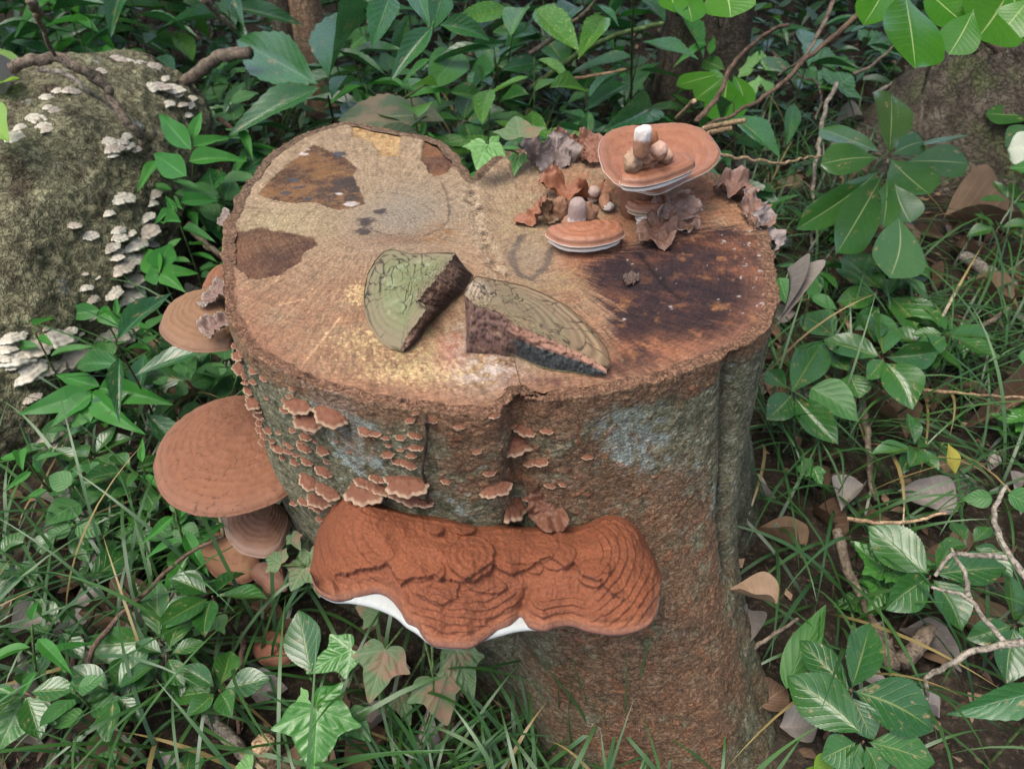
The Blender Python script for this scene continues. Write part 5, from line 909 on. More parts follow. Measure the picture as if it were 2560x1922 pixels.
px_plant('serrated_seedling', 'serrated seedling with deep green leaves behind the forked grey branch', z9, (2150,720), .10, [(2145,700,2125,375,210),(2130,725,1845,812,135),(2150,740,2120,1100,185,-.02),(2170,710,2330,620,180),(2180,740,2330,880,180)], 'ser', S38, stem='red_twig')
px_plant('lance_shrub', 'single long smooth lance leaf reaching in over the grass', z9, (2420,1130), .15, [(2420,1120,1738,1315,165,-.02,.1)], 'lan', S38)
px_plant('folded_seedling', 'seedling with one wilted folded leaf beside the stump root', z9, (760,1060), .05, [(680,1130,935,585,170,.03,.7),(850,1000,930,640,110,.03,-.8)], 'ova', S38)
px_plant('lime_seedling', 'tiny lime green ragged leaf at the bottom of the rosette', z9, (880,1680), .06, [(860,1660,1000,1590,130),(850,1680,810,1640,110)], 'lim', S38)
px_plant('yellow_leaf_shoot', 'thin shoot carrying one speckled yellow leaf', z6r, (1690,1200), .13, [(1725,1205,1775,1398,85,-.03,.2)], 'ylw', S38)
px_plant('small_leaf_branch', 'few small smooth leaves on the forked grey branch', z6r, (2060,1560), .16, [(2010,1560,1815,1560,95),(2110,1530,2330,1640,130),(2330,650,2170,640,130)], 'ova', S38)
px_plant('broadleaf_seedling', 'round leaved shoots at the foot of the massive mossy tree', z3, (2300,900), .2, [(2330,750,1965,725,130),(2330,850,2105,930,150),(2330,960,2110,960,150),(2330,1080,2130,1080,120,0,0,'ivy')], 'obo', S38)
# serrated seedlings, left
px_plant('serrated_seedling', 'four leaved glossy serrated seedling in the grass left of the stump', z7, (1025,820), .09, [(1022,800,1000,422,160,.01),(1010,822,540,862,190,.0),(1018,840,785,1203,195,-.01),(1035,815,1232,622,150,.01)], 'ser', S38, stem='red_twig')
px_plant('serrated_seedling', 'serrated leaves half hidden by grass left of the ground level brackets', z7, (560,400), .07, [(565,450,900,200,170),(480,80,560,320,120),(330,120,260,270,130),(60,330,-40,560,190),(100,330,220,470,150)], 'ser', S38, stem='red_twig')
px_plant('clover_seedling', 'four leaved round seedling just above the ground brackets', z7, (1115,100), .10, [(1120,95,1165,-15,120),(1105,105,985,112,110),(1120,110,1140,228,120),(1125,100,1262,25,120)], 'ova', S38)
px_plant('serrated_seedling', 'tip of a serrated leaf poking up at the front edge of the grass', z7, (1180,1800), .06, [(1180,1790,1220,1520,190)], 'ser', S38)
px_plant('glossy_seedling', 'small glossy seedling above the broad cracked bracket', z6, (1220,815), .12, [(1200,800,830,760,150,0,0,'ser'),(1215,800,1180,620,170),(1225,800,1330,690,110),(1230,825,1385,795,110),(1205,830,1125,880,90)], 'ova', S38, stem='red_twig')
px_plant('bamboo_seedling', 'fan of light green bamboo like leaves in front of the log', z6, (590,890), .15, [(585,885,105,1015,140,.0),(590,890,310,1082,115,-.01),(595,885,880,1138,130,-.01),(640,850,1065,950,150,-.005),(570,900,560,1095,110,-.02),(640,840,330,750,100,.0)], 'bam', S38)
px_plant('bamboo_seedling', 'two pale bamboo like leaves lying against the log flank', z6, (640,350), .14, [(640,350,308,392,95,.0),(640,348,770,462,95,-.01),(700,380,870,430,70,-.01)], 'bam', S38)
px_plant('bamboo_seedling', 'tall bamboo like shoot with paired leaves between log and stump', z1, (1250,760), .32, [(1225,965,998,705,125,.02,0),(1245,900,1292,690,70,.03),(1240,945,1490,855,85,.0),(1215,1040,1582,1002,110,.0),(1195,1135,965,968,150,.0),(1160,1300,1422,1276,95,-.02),(1165,1430,985,1400,90,-.04),(1180,1350,1080,1260,60,-.03)], 'bam', S38, foot=(1150,1640))
px_plant('bamboo_seedling', 'short bamboo like tuft at the shaded side of the log', z6, (1030,110), .16, [(1020,110,925,-60,140),(1030,90,1090,-110,160,.01),(1040,105,1282,95,85),(1035,115,1168,222,90,-.01),(1020,120,920,150,100)], 'bam', S38)
# big toothed leaves behind the left lobe
px_plant('lance_shrub', 'large toothed dark leaves on a black stem right behind the stump', z1, (2110,620), .34, [(2040,545,1470,215,310,.02,.25),(2070,560,1450,812,190,-.03,-.2),(2115,510,2290,-120,260,.06,.6),(2130,640,2290,420,90,.02)], 'lan', S38, foot=(2125,860), stem='dark_twig', sr=.004)
px_plant('lance_shrub', 'long hanging dark leaves low between log and stump', z1, (1420,1080), .16, [(1340,1080,1440,1560,260,-.06),(1780,950,1480,1130,200,-.02),(1300,720,1330,840,150,-.02,0,'ova')], 'lan', S38)
px_plant('spotted_shrub', 'yellow speckled broad leaves in the thicket behind the stump', z2b, (1120,180), .40, [(1090,60,745,125,120,.0),(1095,235,1190,-10,150,.02),(1255,60,1525,270,165,-.02),(1700,110,1545,300,130,-.02),(1350,560,1610,560,150,-.08)], 'auc', S38, foot=(1000,700))
px_plant('lance_shrub', 'glossy bluish strap leaves hanging in the thicket above the notch', z2b, (600,-150), .52, [(470,-90,590,170,150,-.03),(660,-60,600,165,140,-.03,.4),(600,170,325,485,125,-.05,.2),(640,165,990,225,130,-.02),(330,-40,205,275,170,-.04)], 'lan', S38, foot=(560,700), stem='dark_twig')
px_plant('lance_shrub', 'dull lobed leaves with one torn edge behind the notch', z2b, (1000,420), .30, [(770,340,580,560,210,-.02,.2,'ova'),(800,340,1090,250,90,.0),(1100,250,1320,150,120,.0),(1000,470,790,420,180,-.01,.3),(1290,400,1040,440,100,.0),(700,590,960,640,130,-.04,0,'ser'),(1220,610,1010,640,110,-.04,0,'ser')], 'lan', S38, foot=(960,760))
px_plant('dusty_shrub', 'big dull dusty leaves lying right behind the rear rim', z2b, (300,820), .30, [(560,740,-20,760,250,.0,0),(330,690,660,760,140,.0,0),(230,850,560,890,150,-.02,0)], 'old', S38)
px_plant('lime_seedling', 'lime green broad leaves at the left edge above the log', z1, (-60,600), .40, [(-80,360,80,330,200),(-60,560,110,490,150),(-40,700,20,880,150)], 'lim', S38)
# ivy
def ivy_thing(label, zf, sc, zs, leaves, stems=(), kind='ivy'):
    c0 = at_z(*zf([leaves[0][:2]])[0], zs); r = thing('ivy_vine', label, 'ivy', (c0[0], c0[1], max(0., min(zs, c0[2]))))
    for i, lf in enumerate(leaves):
        zb, zt = lf[5], lf[6]; B = at_z(*zf([lf[:2]])[0], zb); Tp = at_z(*zf([lf[2:4]])[0], zt); put_leaf(r, lf[7] if len(lf) > 7 else kind, B, Tp, lf[4]*sc*np.linalg.norm(B-CAMP)/FPX/1.24, lf[8] if len(lf) > 8 else 0., i, up=(0, -.35, .9))
    for s in stems: put_stem(r, [at_z(*zf([(x, y)])[0], z) for x, y, z in s], .0017, 'green_stem')
    return r
SF = .2893
ivy_thing('huge glossy ivy leaf with pale veins in front of the stump', zF, SF, .03, [(600,1285,570,1830,680,.13,.10,'ivy',.15),(580,1270,960,1450,520,.115,.10,'ivy',-.3),(520,1200,400,1260,220,.10,.09,'ivl'),(870,1350,1060,1560,330,.08,.07,'ivy')], [((600,1285,.13),(640,1500,.06),(660,1640,.0))])
ivy_thing('rust dusted ivy leaves hanging under the big conk', zF, SF, .05, [(1190,770,1045,1225,500,.125,.10,'ivd'),(1800,775,1945,1205,400,.115,.08,'ivd'),(1610,1020,1720,1425,520,.10,.06,'ivd'),(895,770,500,970,380,.115,.10,'ivy'),(830,860,860,1110,240,.09,.06,'ivd'),(1120,470,930,400,300,.105,.10,'ivd'),(1310,1150,1400,1420,260,.05,.04,'ivd')], [((1530,700,.13),(1600,1020,.10),(1590,1300,.07),(1480,1600,.03)),((1340,580,.13),(1190,770,.125)),((1590,740,.13),(1600,1000,.1)),((1530,800,.11),(1330,1130,.06))])
ivy_thing('dusty ivy sprig clinging beside the left lobe of the conk', zE, .1808, .1, [(1120,880,900,720,400,.155,.15,'ivd'),(1440,930,1250,1250,520,.145,.13,'ivd'),(1270,480,1390,690,240,.17,.16,'ivd'),(1520,720,1650,1340,420,.15,.12,'ivd')], [((1100,900,.15),(1440,930,.145),(1500,1300,.10))])
ivy_thing('green ivy sprig growing through the rear notch of the stump', z2b, S38, HT, [(945,930,880,1085,280,HT+.045,HT+.03,'ivl'),(960,930,1065,985,200,HT+.045,HT+.035,'ivl'),(1160,880,1130,745,330,HT+.05,HT+.055,'ivd'),(1150,1000,1120,1122,140,HT+.012,HT+.006,'ivl')], [((1000,960,HT+.03),(1100,970,HT+.02),(1150,990,HT+.012))])
ivy_thing('broad ivy leaf with white midrib in the left foreground grass', z7, S38, .05, [(150,1195,-10,1520,420,.09,.07,'ivy',.2)], [((150,1195,.09),(40,1480,.06),(20,1620,.02))])
ivy_thing('rounded ivy leaf between serrated seedling and stump', z7, S38, .04, [(1400,640,1245,790,260,.08,.07,'ivl'),(1620,1640,1500,1660,200,.05,.04,'ivl')], [((1400,640,.08),(1480,800,.02))])
px_plant('serrated_seedling', 'single upright serrated leaf beside the dusted ivy', zF, (540,1020), .10, [(545,985,430,425,300,.02,.1)], 'ser', SF)
ivy_thing('small ivy shoots in the grass right of the stump base', z6r, S38, .03, [(780,1340,900,1420,150,.06,.05),(860,1370,910,1480,140,.06,.05)], [((800,1350,.06),(790,1500,.0))])
# ------------------------------------------------------------------ thicket behind and beside: further plants, each with its own leaves
rg = np.random.default_rng(11)
stump_poly = np.array(BASE)
def blocked(x, y, m=.0):
    if sdf_poly(np.array([[x, y]]), stump_poly)[0] < m: return True
    d = np.linalg.norm(gp[:, :2]-np.array([x, y]), axis=1)-gp[:, 3]
    return d.min() < m-.05
def gen_plant(kind, x, y, h, n, L, w, name, label, group, stem='green_stem', spread=.8, whorl=True, pitch=(-.3, .5)):
    z0 = gz(x, y); r = thing(name, label, 'plant', (x, y, z0-.01), group); a0 = rg.uniform(0, 6.28); lean = rg.normal(0, .12, 2)*h; top = np.array([x+lean[0], y+lean[1], z0+h])
    put_stem(r, [(x, y, z0-.01), ((x+top[0])/2+rg.normal(0, .01), (y+top[1])/2, z0+h*.5), top], .0022, stem, n=5)
    for i in range(n):
        t = 1 if whorl else lerp(.35, 1, i/(n-1)); B = np.array([x, y, z0])*(1-t)+top*t; a = a0+i*2.4+rg.normal(0, .2); p = rg.uniform(*pitch); Ll = L*rg.uniform(.7, 1.2)
        d = np.array([math.cos(a)*math.cos(p), math.sin(a)*math.cos(p), math.sin(p)]); put_leaf(r, kind, B+d*.006, B+d*Ll, w*Ll*rg.uniform(.85, 1.15), rg.normal(0, .25), i+int(rg.integers(4)))
    return r
KINDS = [('lan', 'lance_shrub', .30, 8, .150, .27, False, 'dark_twig'), ('ser', 'serrated_seedling', .16, 6, .085, .48, True, 'red_twig'), ('bam', 'bamboo_seedling', .26, 8, .100, .24, False, 'green_stem'), ('auc', 'spotted_shrub', .30, 7, .120, .38, False, 'green_stem'), ('ova', 'vine_shoot', .18, 7, .065, .62, False, 'green_stem'), ('ivy', 'ivy_vine', .10, 7, .065, .85, False, 'green_stem')]
LAB = {'lan': 'dark narrow leaved shrub', 'ser': 'glossy serrated seedling', 'bam': 'light green bamboo like shoot', 'auc': 'yellow speckled broad leaved shrub', 'ova': 'small oval leaved vine shoot', 'ivy': 'low ivy clump'}
ZONES = [  # name of the place, x range, y range, count, weights of the kinds, scale
 ('in the thicket behind the stump', (-.75, .55), (1.28, 2.0), 46, (5, 2, 4, 1.2, 4, 2), 1.05),
 ('in the far thicket beyond the slim stems', (-1.9, .5), (2.0, 3.5), 84, (7, 2, 3, 1.2, 4, 1), 1.4),
 ('above and beyond the mossy log', (-1.75, -.75), (1.95, 2.7), 26, (7, 2, 6, 0, 2, 0), 1.3),
 ('between the log and the stump', (-.72, -.34), (.72, 1.5), 28, (2, 3, 4, 0, 4, 3), .72),
 ('on the bank right of the dark trunk', (.55, 2.2), (2.0, 3.4), 44, (2, 2, 1, 1, 2, 6), .9),
 ('in the leaf litter right of the stump', (.42, 1.15), (.55, 1.6), 22, (0, 5, 0, 0, 2, 3), .75),
 ('in the grass left of the stump', (-.70, -.30), (.38, .80), 26, (0, 4, 3, 0, 3, 2), .62)]
cnt = {}
for zn, xr, yr, num, wts, sc in ZONES:
    wts = np.array(wts, float)/sum(wts)
    for _ in range(num):
        for _t in range(20):
            x, y = rg.uniform(*xr), rg.uniform(*yr)
            if not blocked(x, y, .07) and not (y > 1.3 and abs(x+.26*(.766*y+.43)) < .085) and math.hypot(x-.5, y-2.26) > .2 and math.hypot(x-1.35, y-2.0) > .45: break
        k = KINDS[rg.choice(6, p=wts)]; s = sc*rg.uniform(.8, 1.2)
        hw = 'low ' if s < .93*sc else 'tall ' if s > 1.07*sc else ''; gen_plant(k[0], x, y, k[2]*s, k[3], k[4]*s, k[5], k[1], hw+LAB[k[0]].replace('low ', '')+' '+zn, hw+LAB[k[0]]+'s '+zn, k[7], whorl=k[6], pitch=(-.5, .35) if k[0] in ('lan', 'bam', 'auc') else (-.35, .45))
# ------------------------------------------------------------------ grass: nobody could count it
def blades(spots, seed, Lr, wr, pr=(.5, 1.35), cols=((.022, .082, .016), (.058, .150, .030))):
    g = np.random.default_rng(seed); V = []; F = []; C = []; n = 0; ns = 9
    for (x, y, k, rad) in spots:
        for _ in range(k):
            bx, by = x+g.normal(0, rad), y+g.normal(0, rad)
            if blocked(bx, by, .004): continue
            a = g.uniform(0, 6.28); p = g.uniform(*pr); L = g.uniform(*Lr); w = g.uniform(*wr); bend = g.uniform(.6, 2.0); q = np.array([bx, by, gz(bx, by)-.005]); st = L/ns; dead = g.random() < .06
            t = np.linspace(0, 1, ns+1); ang = p-bend*t**1.3; dx = np.cos(ang)*st; dz = np.sin(ang)*st; dev = g.normal(0, .25)*t
            X_ = q[0]+np.cumsum(dx*np.cos(a+dev)); Y_ = q[1]+np.cumsum(dx*np.sin(a+dev)); Z_ = np.maximum(q[2]+np.cumsum(dz), ground_flat+.004)
            prof = w*.5*np.clip(np.minimum(t*6+.4, (1-t)*2.2+.03), 0, 1); sxv = np.stack([-np.sin(a+dev), np.cos(a+dev), 0*t], 1); tw = g.normal(0, .5); sxv[:, 2] = math.sin(tw)*.5
            P = np.stack([X_, Y_, Z_], 1); V += [P-sxv*prof[:, None], P+sxv*prof[:, None]]; i0 = n; n += 2*(ns+1)
            ii = np.arange(ns); F.append(np.stack([i0+ii, i0+ii+1, i0+ns+1+ii+1, i0+ns+1+ii], 1)); c = lerp(np.array(cols[0]), np.array(cols[1]), g.random()); c = np.array([.30, .22, .08]) if dead else c
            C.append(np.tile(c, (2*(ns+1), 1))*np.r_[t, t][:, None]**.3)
    return np.vstack(V), np.vstack(F), np.vstack(C)
ground_flat = -.03
def grass_mat():
    t = NT('grass_blade'); c = t.attr('col'); n = t.noise(t.tc(), 40, 2, .5); c = t.mix(t.math('MULTIPLY', n, .4), c, (.015, .04, .012)); t.done(c, .38, None, .5)
    tr = t.new('ShaderNodeBsdfTranslucent'); t.put(tr.inputs['Color'], t.mix(.4, c, (.12, .28, .05))); mx = t.new('ShaderNodeMixShader'); mx.inputs[0].default_value = .18; t.l.new(t.b.outputs[0], mx.inputs[1]); t.l.new(tr.outputs[0], mx.inputs[2]); t.l.new(mx.outputs[0], t.o.inputs['Surface']); return t.m
M_GRASS = grass_mat()
def grass(label, spots, seed, Lr=(.14, .30), wr=(.0030, .0050), **k):
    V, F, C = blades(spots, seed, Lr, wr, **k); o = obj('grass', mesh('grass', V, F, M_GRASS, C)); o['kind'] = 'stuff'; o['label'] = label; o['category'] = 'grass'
def scatter(n, xr, yr, k, rad):
    out = []
    while len(out) < n:
        x, y = rg.uniform(*xr), rg.uniform(*yr)
        if not blocked(x, y, .015): out.append((x, y, k, rad))
    return out
grass('dark arching grass left of the stump', scatter(46, (-.75, -.05), (.28, .75), 9, .022)+scatter(18, (-.75, -.35), (.75, 1.1), 7, .02)+scatter(22, (-1.4, -.72), (.2, .85), 9, .022), 21)
grass('short arching grass along the front of the stump', scatter(16, (-.12, .10), (.30, .43), 12, .015)+scatter(10, (.05, .33), (.26, .33), 10, .015), 22, (.08, .17))
grass('dark arching grass right of the stump', scatter(80, (.34, 1.15), (.35, 1.35), 10, .022)+scatter(25, (1.1, 1.6), (.3, 1.5), 9, .022), 23)
grass('long dark grass in the thicket behind the stump', scatter(60, (-.2, 1.4), (1.25, 2.6), 16, .02)+scatter(30, (-1.2, 0), (1.5, 2.8), 12, .02), 24, (.14, .28))
# single upright blades against the stump foot
z8 = zm(850, 1280, 860)
def tuft(label, zf, blist, z0=.0):
    B0 = at_z(*zf([blist[0][:2]])[0], z0); r = thing('grass_tuft', label, 'grass', (B0[0], B0[1], 0))
    for b in blist:
        pts = zf([(b[2*i], b[2*i+1]) for i in range((len(b)-1)//2)]); hts = np.linspace(z0+.0, b[-1], len(pts)); P = catmull(np.array([at_z(x, y, h_) for (x, y), h_ in zip(pts, hts)]), 14)
        t = np.linspace(0, 1, 14); tg = np.gradient(P, axis=0); tg /= np.linalg.norm(tg, axis=1)[:, None]; vw = CAMP-P; vw /= np.linalg.norm(vw, axis=1)[:, None]; sx_ = np.cross(tg, vw*.6+np.array([.5, .1, .3])); sx_ /= np.linalg.norm(sx_, axis=1)[:, None]
        w = .0021*np.clip(np.minimum(t*5+.5, (1-t)*2+.03), 0, 1); V = np.vstack([P-sx_*w[:, None], P+np.cross(sx_, tg)*.0006, P+sx_*w[:, None]]); f1 = grid_faces(3, 14)
        c_ = np.tile(np.array([.045, .135, .038])*rg.uniform(.7, 1.3), (len(V), 1)); part('blade', mesh('blade', V, f1, M_GRASS, c_), r)
tuft('upright grass blades standing before the rusty foot of the stump', z8, [(1690,1660,1560,1300,1250,900,.17),(1620,1680,1560,1200,1490,910,.18),(1510,1680,1480,1420,1465,1190,.12),(1500,1480,1520,1200,1575,1060,.16),(1600,1660,1590,1300,1560,1120,.14),(1790,1690,1830,1300,1850,890,.18),(1800,1690,1900,1200,2025,670,.20),(1720,1640,1710,1400,1695,1240,.13),(1400,1560,1410,1300,1400,1080,.13),(1430,1500,1470,1300,1500,1040,.14)])
tuft('drooping grass blades below the dusted ivy', z8, [(430,1650,800,1380,1010,1230,.10),(330,1650,470,1400,560,1280,.09),(820,1660,1060,1440,1380,1440,.09),(510,1480,590,1250,600,1050,.12),(300,1380,560,1420,650,1440,.06),(300,1640,310,1540,295,1440,.08),(900,1650,1080,1500,1110,1380,.08)])
tuft('long grass blades arching over the right root of the stump', z8, [(2400,1440,2212,1470,1720,1660,.07),(2300,1080,2100,1250,1930,1470,.08),(2300,1230,2150,1350,1990,1560,.06),(2400,1600,1800,1600,1500,1500,.05)])
tuft('thick arching blades right beside the stump bark', z6r, [(720,1646,640,1280,520,1020,.20),(770,1646,740,1300,640,1040,.20),(790,1646,860,1300,885,1060,.19),(940,1640,1030,1500,1080,1400,.12),(620,1640,500,1500,390,1390,.12),(1400,420,1560,280,1900,330,.16),(1800,1646,1900,1300,2040,900,.2),(1700,1500,2000,1250,2212,1180,.14)])
# ------------------------------------------------------------------ fallen leaves and twigs
n_dry = 0
def fallen(x, y, L, kind, label, group, zadd=.006, tilt=.35, yaw=None, w=None):
    if blocked(x, y, .0): return
    a = rg.uniform(0, 6.28) if yaw is None else yaw; p = rg.normal(0, tilt*.6); z = gz(x, y)+zadd; B = np.array([x, y, z]); d = np.array([math.cos(a)*math.cos(p), math.sin(a)*math.cos(p), abs(math.sin(p))*.7])
    y_ = d*L; me = leaf_data(kind, int(rg.integers(6))); o = bpy.data.objects.new('fallen_leaf', me); COL.objects.link(o); x_ = np.cross(d, (0, 0, 1)); x_ /= np.linalg.norm(x_); zz = np.cross(x_, d); r_ = rg.normal(0, tilt); x2 = x_*math.cos(r_)+zz*math.sin(r_); z2_ = zz*math.cos(r_)-x_*math.sin(r_); W_ = L*(w or rg.uniform(.38, .55))
    if rg.random() < .35: z2_ = -z2_
    o.matrix_world = Matrix.Translation(Vector(B)) @ Matrix(((x2[0]*W_, y_[0], z2_[0]*L, 0), (x2[1]*W_, y_[1], z2_[1]*L, 0), (x2[2]*W_, y_[2], z2_[2]*L, 0), (0, 0, 0, 1))); tag(o, label, 'leaf', group)
for (nm, xr, yr, num) in (('right of the stump', (.36, 1.15), (.36, 1.6), 120), ('left of the stump', (-.68, -.1), (.30, .75), 60), ('behind the stump', (-.3, 1.5), (1.25, 2.6), 60), ('beside the log', (-.75, -.35), (.7, 1.4), 22)):
    for i in range(num):
        kd = 'gry' if rg.random() < .4 else 'dry'; Lf = rg.uniform(.05, .10); sz = 'small' if Lf < .068 else 'large' if Lf > .085 else 'mid sized'; fallen(rg.uniform(*xr), rg.uniform(*yr), Lf, kd, sz+(' greyish weathered' if kd == 'gry' else ' dry brown curled')+' fallen leaf in the litter '+nm, sz+(' grey' if kd == 'gry' else ' brown')+' fallen leaves '+nm)
def px_fallen(zf, bx, by, tx, ty, z, w, kind, label, sc=S38, roll=0.):
    B = at_z(*zf([(bx, by)])[0], z); Tp = at_z(*zf([(tx, ty)])[0], z+.004); r = obj('fallen_leaf', leaf_data(kind, int(rg.integers(6)))); y = Tp-B; Ln = np.linalg.norm(y); y /= Ln; x = np.cross(y, (0, -.2, 1)); x /= np.linalg.norm(x); zz = np.cross(x, y); x, zz = x*math.cos(roll)+zz*math.sin(roll), zz*math.cos(roll)-x*math.sin(roll); W_ = w*sc*np.linalg.norm(B-CAMP)/FPX
    r.matrix_world = Matrix.Translation(Vector(B)) @ Matrix(((x[0]*W_, y[0]*Ln, zz[0]*Ln, 0), (x[1]*W_, y[1]*Ln, zz[1]*Ln, 0), (x[2]*W_, y[2]*Ln, zz[2]*Ln, 0), (0, 0, 0, 1))); tag(r, label, 'leaf')
px_fallen(z6r, 690,80, 735,340, .27, 80, 'gry', 'grey lilac dead leaf propped against the right rim', roll=.5)
px_fallen(z6r, 1460,1170, 1235,930, .05, 190, 'dry', 'pinkish brown dead leaf under the five leaved seedling')
px_fallen(z6r, 1800,1640, 1400,1500, .04, 260, 'gry', 'broad lilac grey dead leaf in the grass right of the stump')
px_fallen(z6r, 2330,860, 1840,1090, .03, 170, 'dry', 'long shiny red brown dead leaf near the forked branch')
px_fallen(z6r, 1040,1640, 1190,1420, .04, 190, 'gry', 'pale dead leaf standing on edge in the grass by the bark', roll=.4)
px_fallen(z6r, 1860,190, 2200,330, .05, 120, 'dry', 'orange brown rolled dead leaf by the lichen stick')
px_fallen(z9, 620,590, 330,450, .16, 190, 'dry', 'tan cupped dead leaf stuck on the rear buttress of the stump', roll=-.3)
px_fallen(z9, 440,620, 390,880, .08, 130, 'gry', 'grey curled dead leaf pressed against the stump root')
px_fallen(z9, 640,1380, 900,1330, .02, 220, 'gry', 'round pale dead leaf below the wilted seedling')
px_fallen(z9, 520,1250, 690,1120, .02, 200, 'dry', 'warm brown dead leaf beside the stump root')
px_fallen(z3, 1040,640, 1190,560, .06, 190, 'dry', 'tan oval dead leaf standing behind the whorled evergreen', roll=.6)
px_fallen(z3, 1000,780, 1230,760, .05, 150, 'gry', 'silvery curled dead leaf behind the whorled evergreen')
px_fallen(z3, 1700,1400, 2250,1400, .04, 330, 'dry', 'large dark brown dead leaf at the foot of the mossy tree')
px_fallen(z7, 60,740, 370,680, .03, 200, 'gry', 'broad grey dead leaf in the left foreground grass')
px_fallen(zF, 30,1180, 330,1090, .025, 210, 'gry', 'ragged pinkish dead leaf on the soil under the brackets')
px_fallen(z1, 70,760, 230,500, .34, 150, 'gry', 'dark glossy dead leaf at the left end of the log', roll=.3)
def ptw(zf, pts, r, mat, label, jit=.004, taper=.5, name='twig'):
    return twig([at_z(*zf([p[:2]])[0], p[2]) for p in pts], r, mat, label, name, jit, 'twig', 7, taper)
ptw(z3, [(1240,0,.50),(1040,200,.46),(830,370,.42),(600,580,.38),(380,720,.36),(160,810,.34)], .0055, 'red_twig', 'long thin dead branch sloping down behind the large plate cap')
ptw(z3, [(1000,-20,.45),(880,240,.38),(790,380,.34),(640,480,.28)], .005, 'dead_twig', 'forked straight stick crossing the long thin branch')
ptw(z3, [(1010,540,.22),(940,690,.19),(900,900,.15),(860,1130,.11),(850,1400,.06),(845,1620,.03)], .006, 'grey_twig', 'pale upright stick beside the whorled evergreen', .006)
ptw(z3, [(1680,60,.5),(1640,280,.42),(1570,560,.3),(1530,860,.2)], .005, 'dead_twig', 'slender straight stem running up behind the whorled evergreen')
ptw(z3, [(250,990,.36),(430,1020,.33),(640,1050,.30),(800,1015,.27),(920,1000,.25)], .0032, 'straw', 'thin pale twig sticking out beside the plate cap')
ptw(z3, [(-20,760,HT-.08),(90,650,HT+.02)], .004, 'straw', 'short cut straw stub behind the plate cap', .001, .9)
ptw(z3, [(150,830,HT-.1),(420,770,HT-.07)], .005, 'straw', 'upper of two broken pale sticks behind the plate cap', .002, .9)
ptw(z3, [(180,860,HT-.12),(330,825,HT-.1)], .005, 'straw', 'lower of two broken pale sticks behind the plate cap', .002, .9)
ptw(z3, [(100,790,.28),(240,620,.32),(330,440,.36),(520,240,.42),(700,150,.46)], .006, 'red_twig', 'dark bent twig rising past the sprig of lighter leaves')
ptw(z3, [(580,330,.2),(690,430,.18),(790,500,.17),(870,520,.16),(910,640,.14),(870,770,.12)], .0045, 'dead_twig', 'hooked brown twig behind the pale upright stick')
ptw(z3, [(1120,480,.2),(1260,400,.22),(1390,280,.26)], .005, 'dead_twig', 'short stick leaning on the mossy tree'); ptw(z3, [(1250,610,.12),(1400,520,.14),(1500,490,.15),(1480,420,.17)], .006, 'grey_twig', 'crooked grey twig in the litter by the mossy tree')
ptw(z3, [(1900,320,.3),(1960,420,.25),(2060,580,.2),(2110,660,.16)], .005, 'dead_twig', 'curved stem crossing the mossy tree base'); ptw(z3, [(1940,240,.35),(2050,350,.3),(2130,480,.25),(2230,640,.2)], .006, 'red_twig', 'reddish stem crossing the mossy tree base')
ptw(z6r, [(1820,0,.05),(1930,70,.05),(2060,150,.04),(2130,190,.03)], .013, 'grey_twig', 'lichen whitened stick at the foot of the mossy tree', .006, .8)
ptw(z6r, [(1160,900,.06),(1190,1050,.05),(1215,1250,.04),(1230,1450,.03),(1260,1570,.02)], .0065, 'dead_twig', 'brown stem among the grass right of the stump'); ptw(z6r, [(1790,560,.06),(1920,470,.07),(2110,345,.09)], .006, 'dead_twig', 'straight brown stick beside the five leaved seedling')
ptw(z6r, [(1530,845,.08),(1800,880,.09),(2212,905,.1)], .003, 'straw', 'thin horizontal straw in the grass'); ptw(z6r, [(1040,300,.05),(1045,380,.05),(1090,470,.04)], .008, 'straw', 'curved tan root piece by the seedling')
ptw(z9, [(2260,840,.16),(2080,850,.15),(1860,890,.14),(1700,980,.12),(1600,1080,.10),(1570,1220,.07)], .0042, 'grey_twig', 'forked grey branch lying over the grass, main limb', .004); ptw(z9, [(2070,830,.15),(1960,690,.16),(1860,560,.17),(1700,500,.17),(1610,480,.17)], .003, 'grey_twig', 'grey side branch curving over the crossed seedling'); ptw(z9, [(2230,420,.17),(2090,250,.18),(2030,0,.19),(2100,-160,.2)], .0042, 'grey_twig', 'grey branch arching down at the right of the grass'); ptw(z9, [(2100,290,.18),(1900,280,.18),(1740,265,.17),(1640,390,.15)], .0036, 'grey_twig', 'slim grey shoot over the crossed seedling'); ptw(z9, [(1850,540,.17),(1830,380,.17),(1740,230,.17)], .003, 'grey_twig', 'tiny grey spur on the side branch')
ptw(z9, [(1420,960,.03),(1520,860,.03),(1610,750,.03)], .011, 'dead_twig', 'stout brown stick behind the large glossy rosette', .002, .9); ptw(z9, [(1250,720,.03),(1310,850,.02),(1370,1000,.02)], .012, 'dead_twig', 'pale bark chip stick behind the rosette', .003, .8); ptw(z9, [(1000,120,.05),(1060,300,.05),(1170,560,.03),(1260,720,.02)], .008, 'dead_twig', 'crooked brown stick running towards the rosette')
ptw(z9, [(1070,40,.16),(1300,70,.17),(1500,60,.17),(1720,0,.18)], .0028, 'straw', 'yellow straw stem above the crossed seedling'); ptw(z9, [(430,920,.06),(600,790,.08),(760,690,.09)], .003, 'dead_twig', 'thin straw beside the stump root')
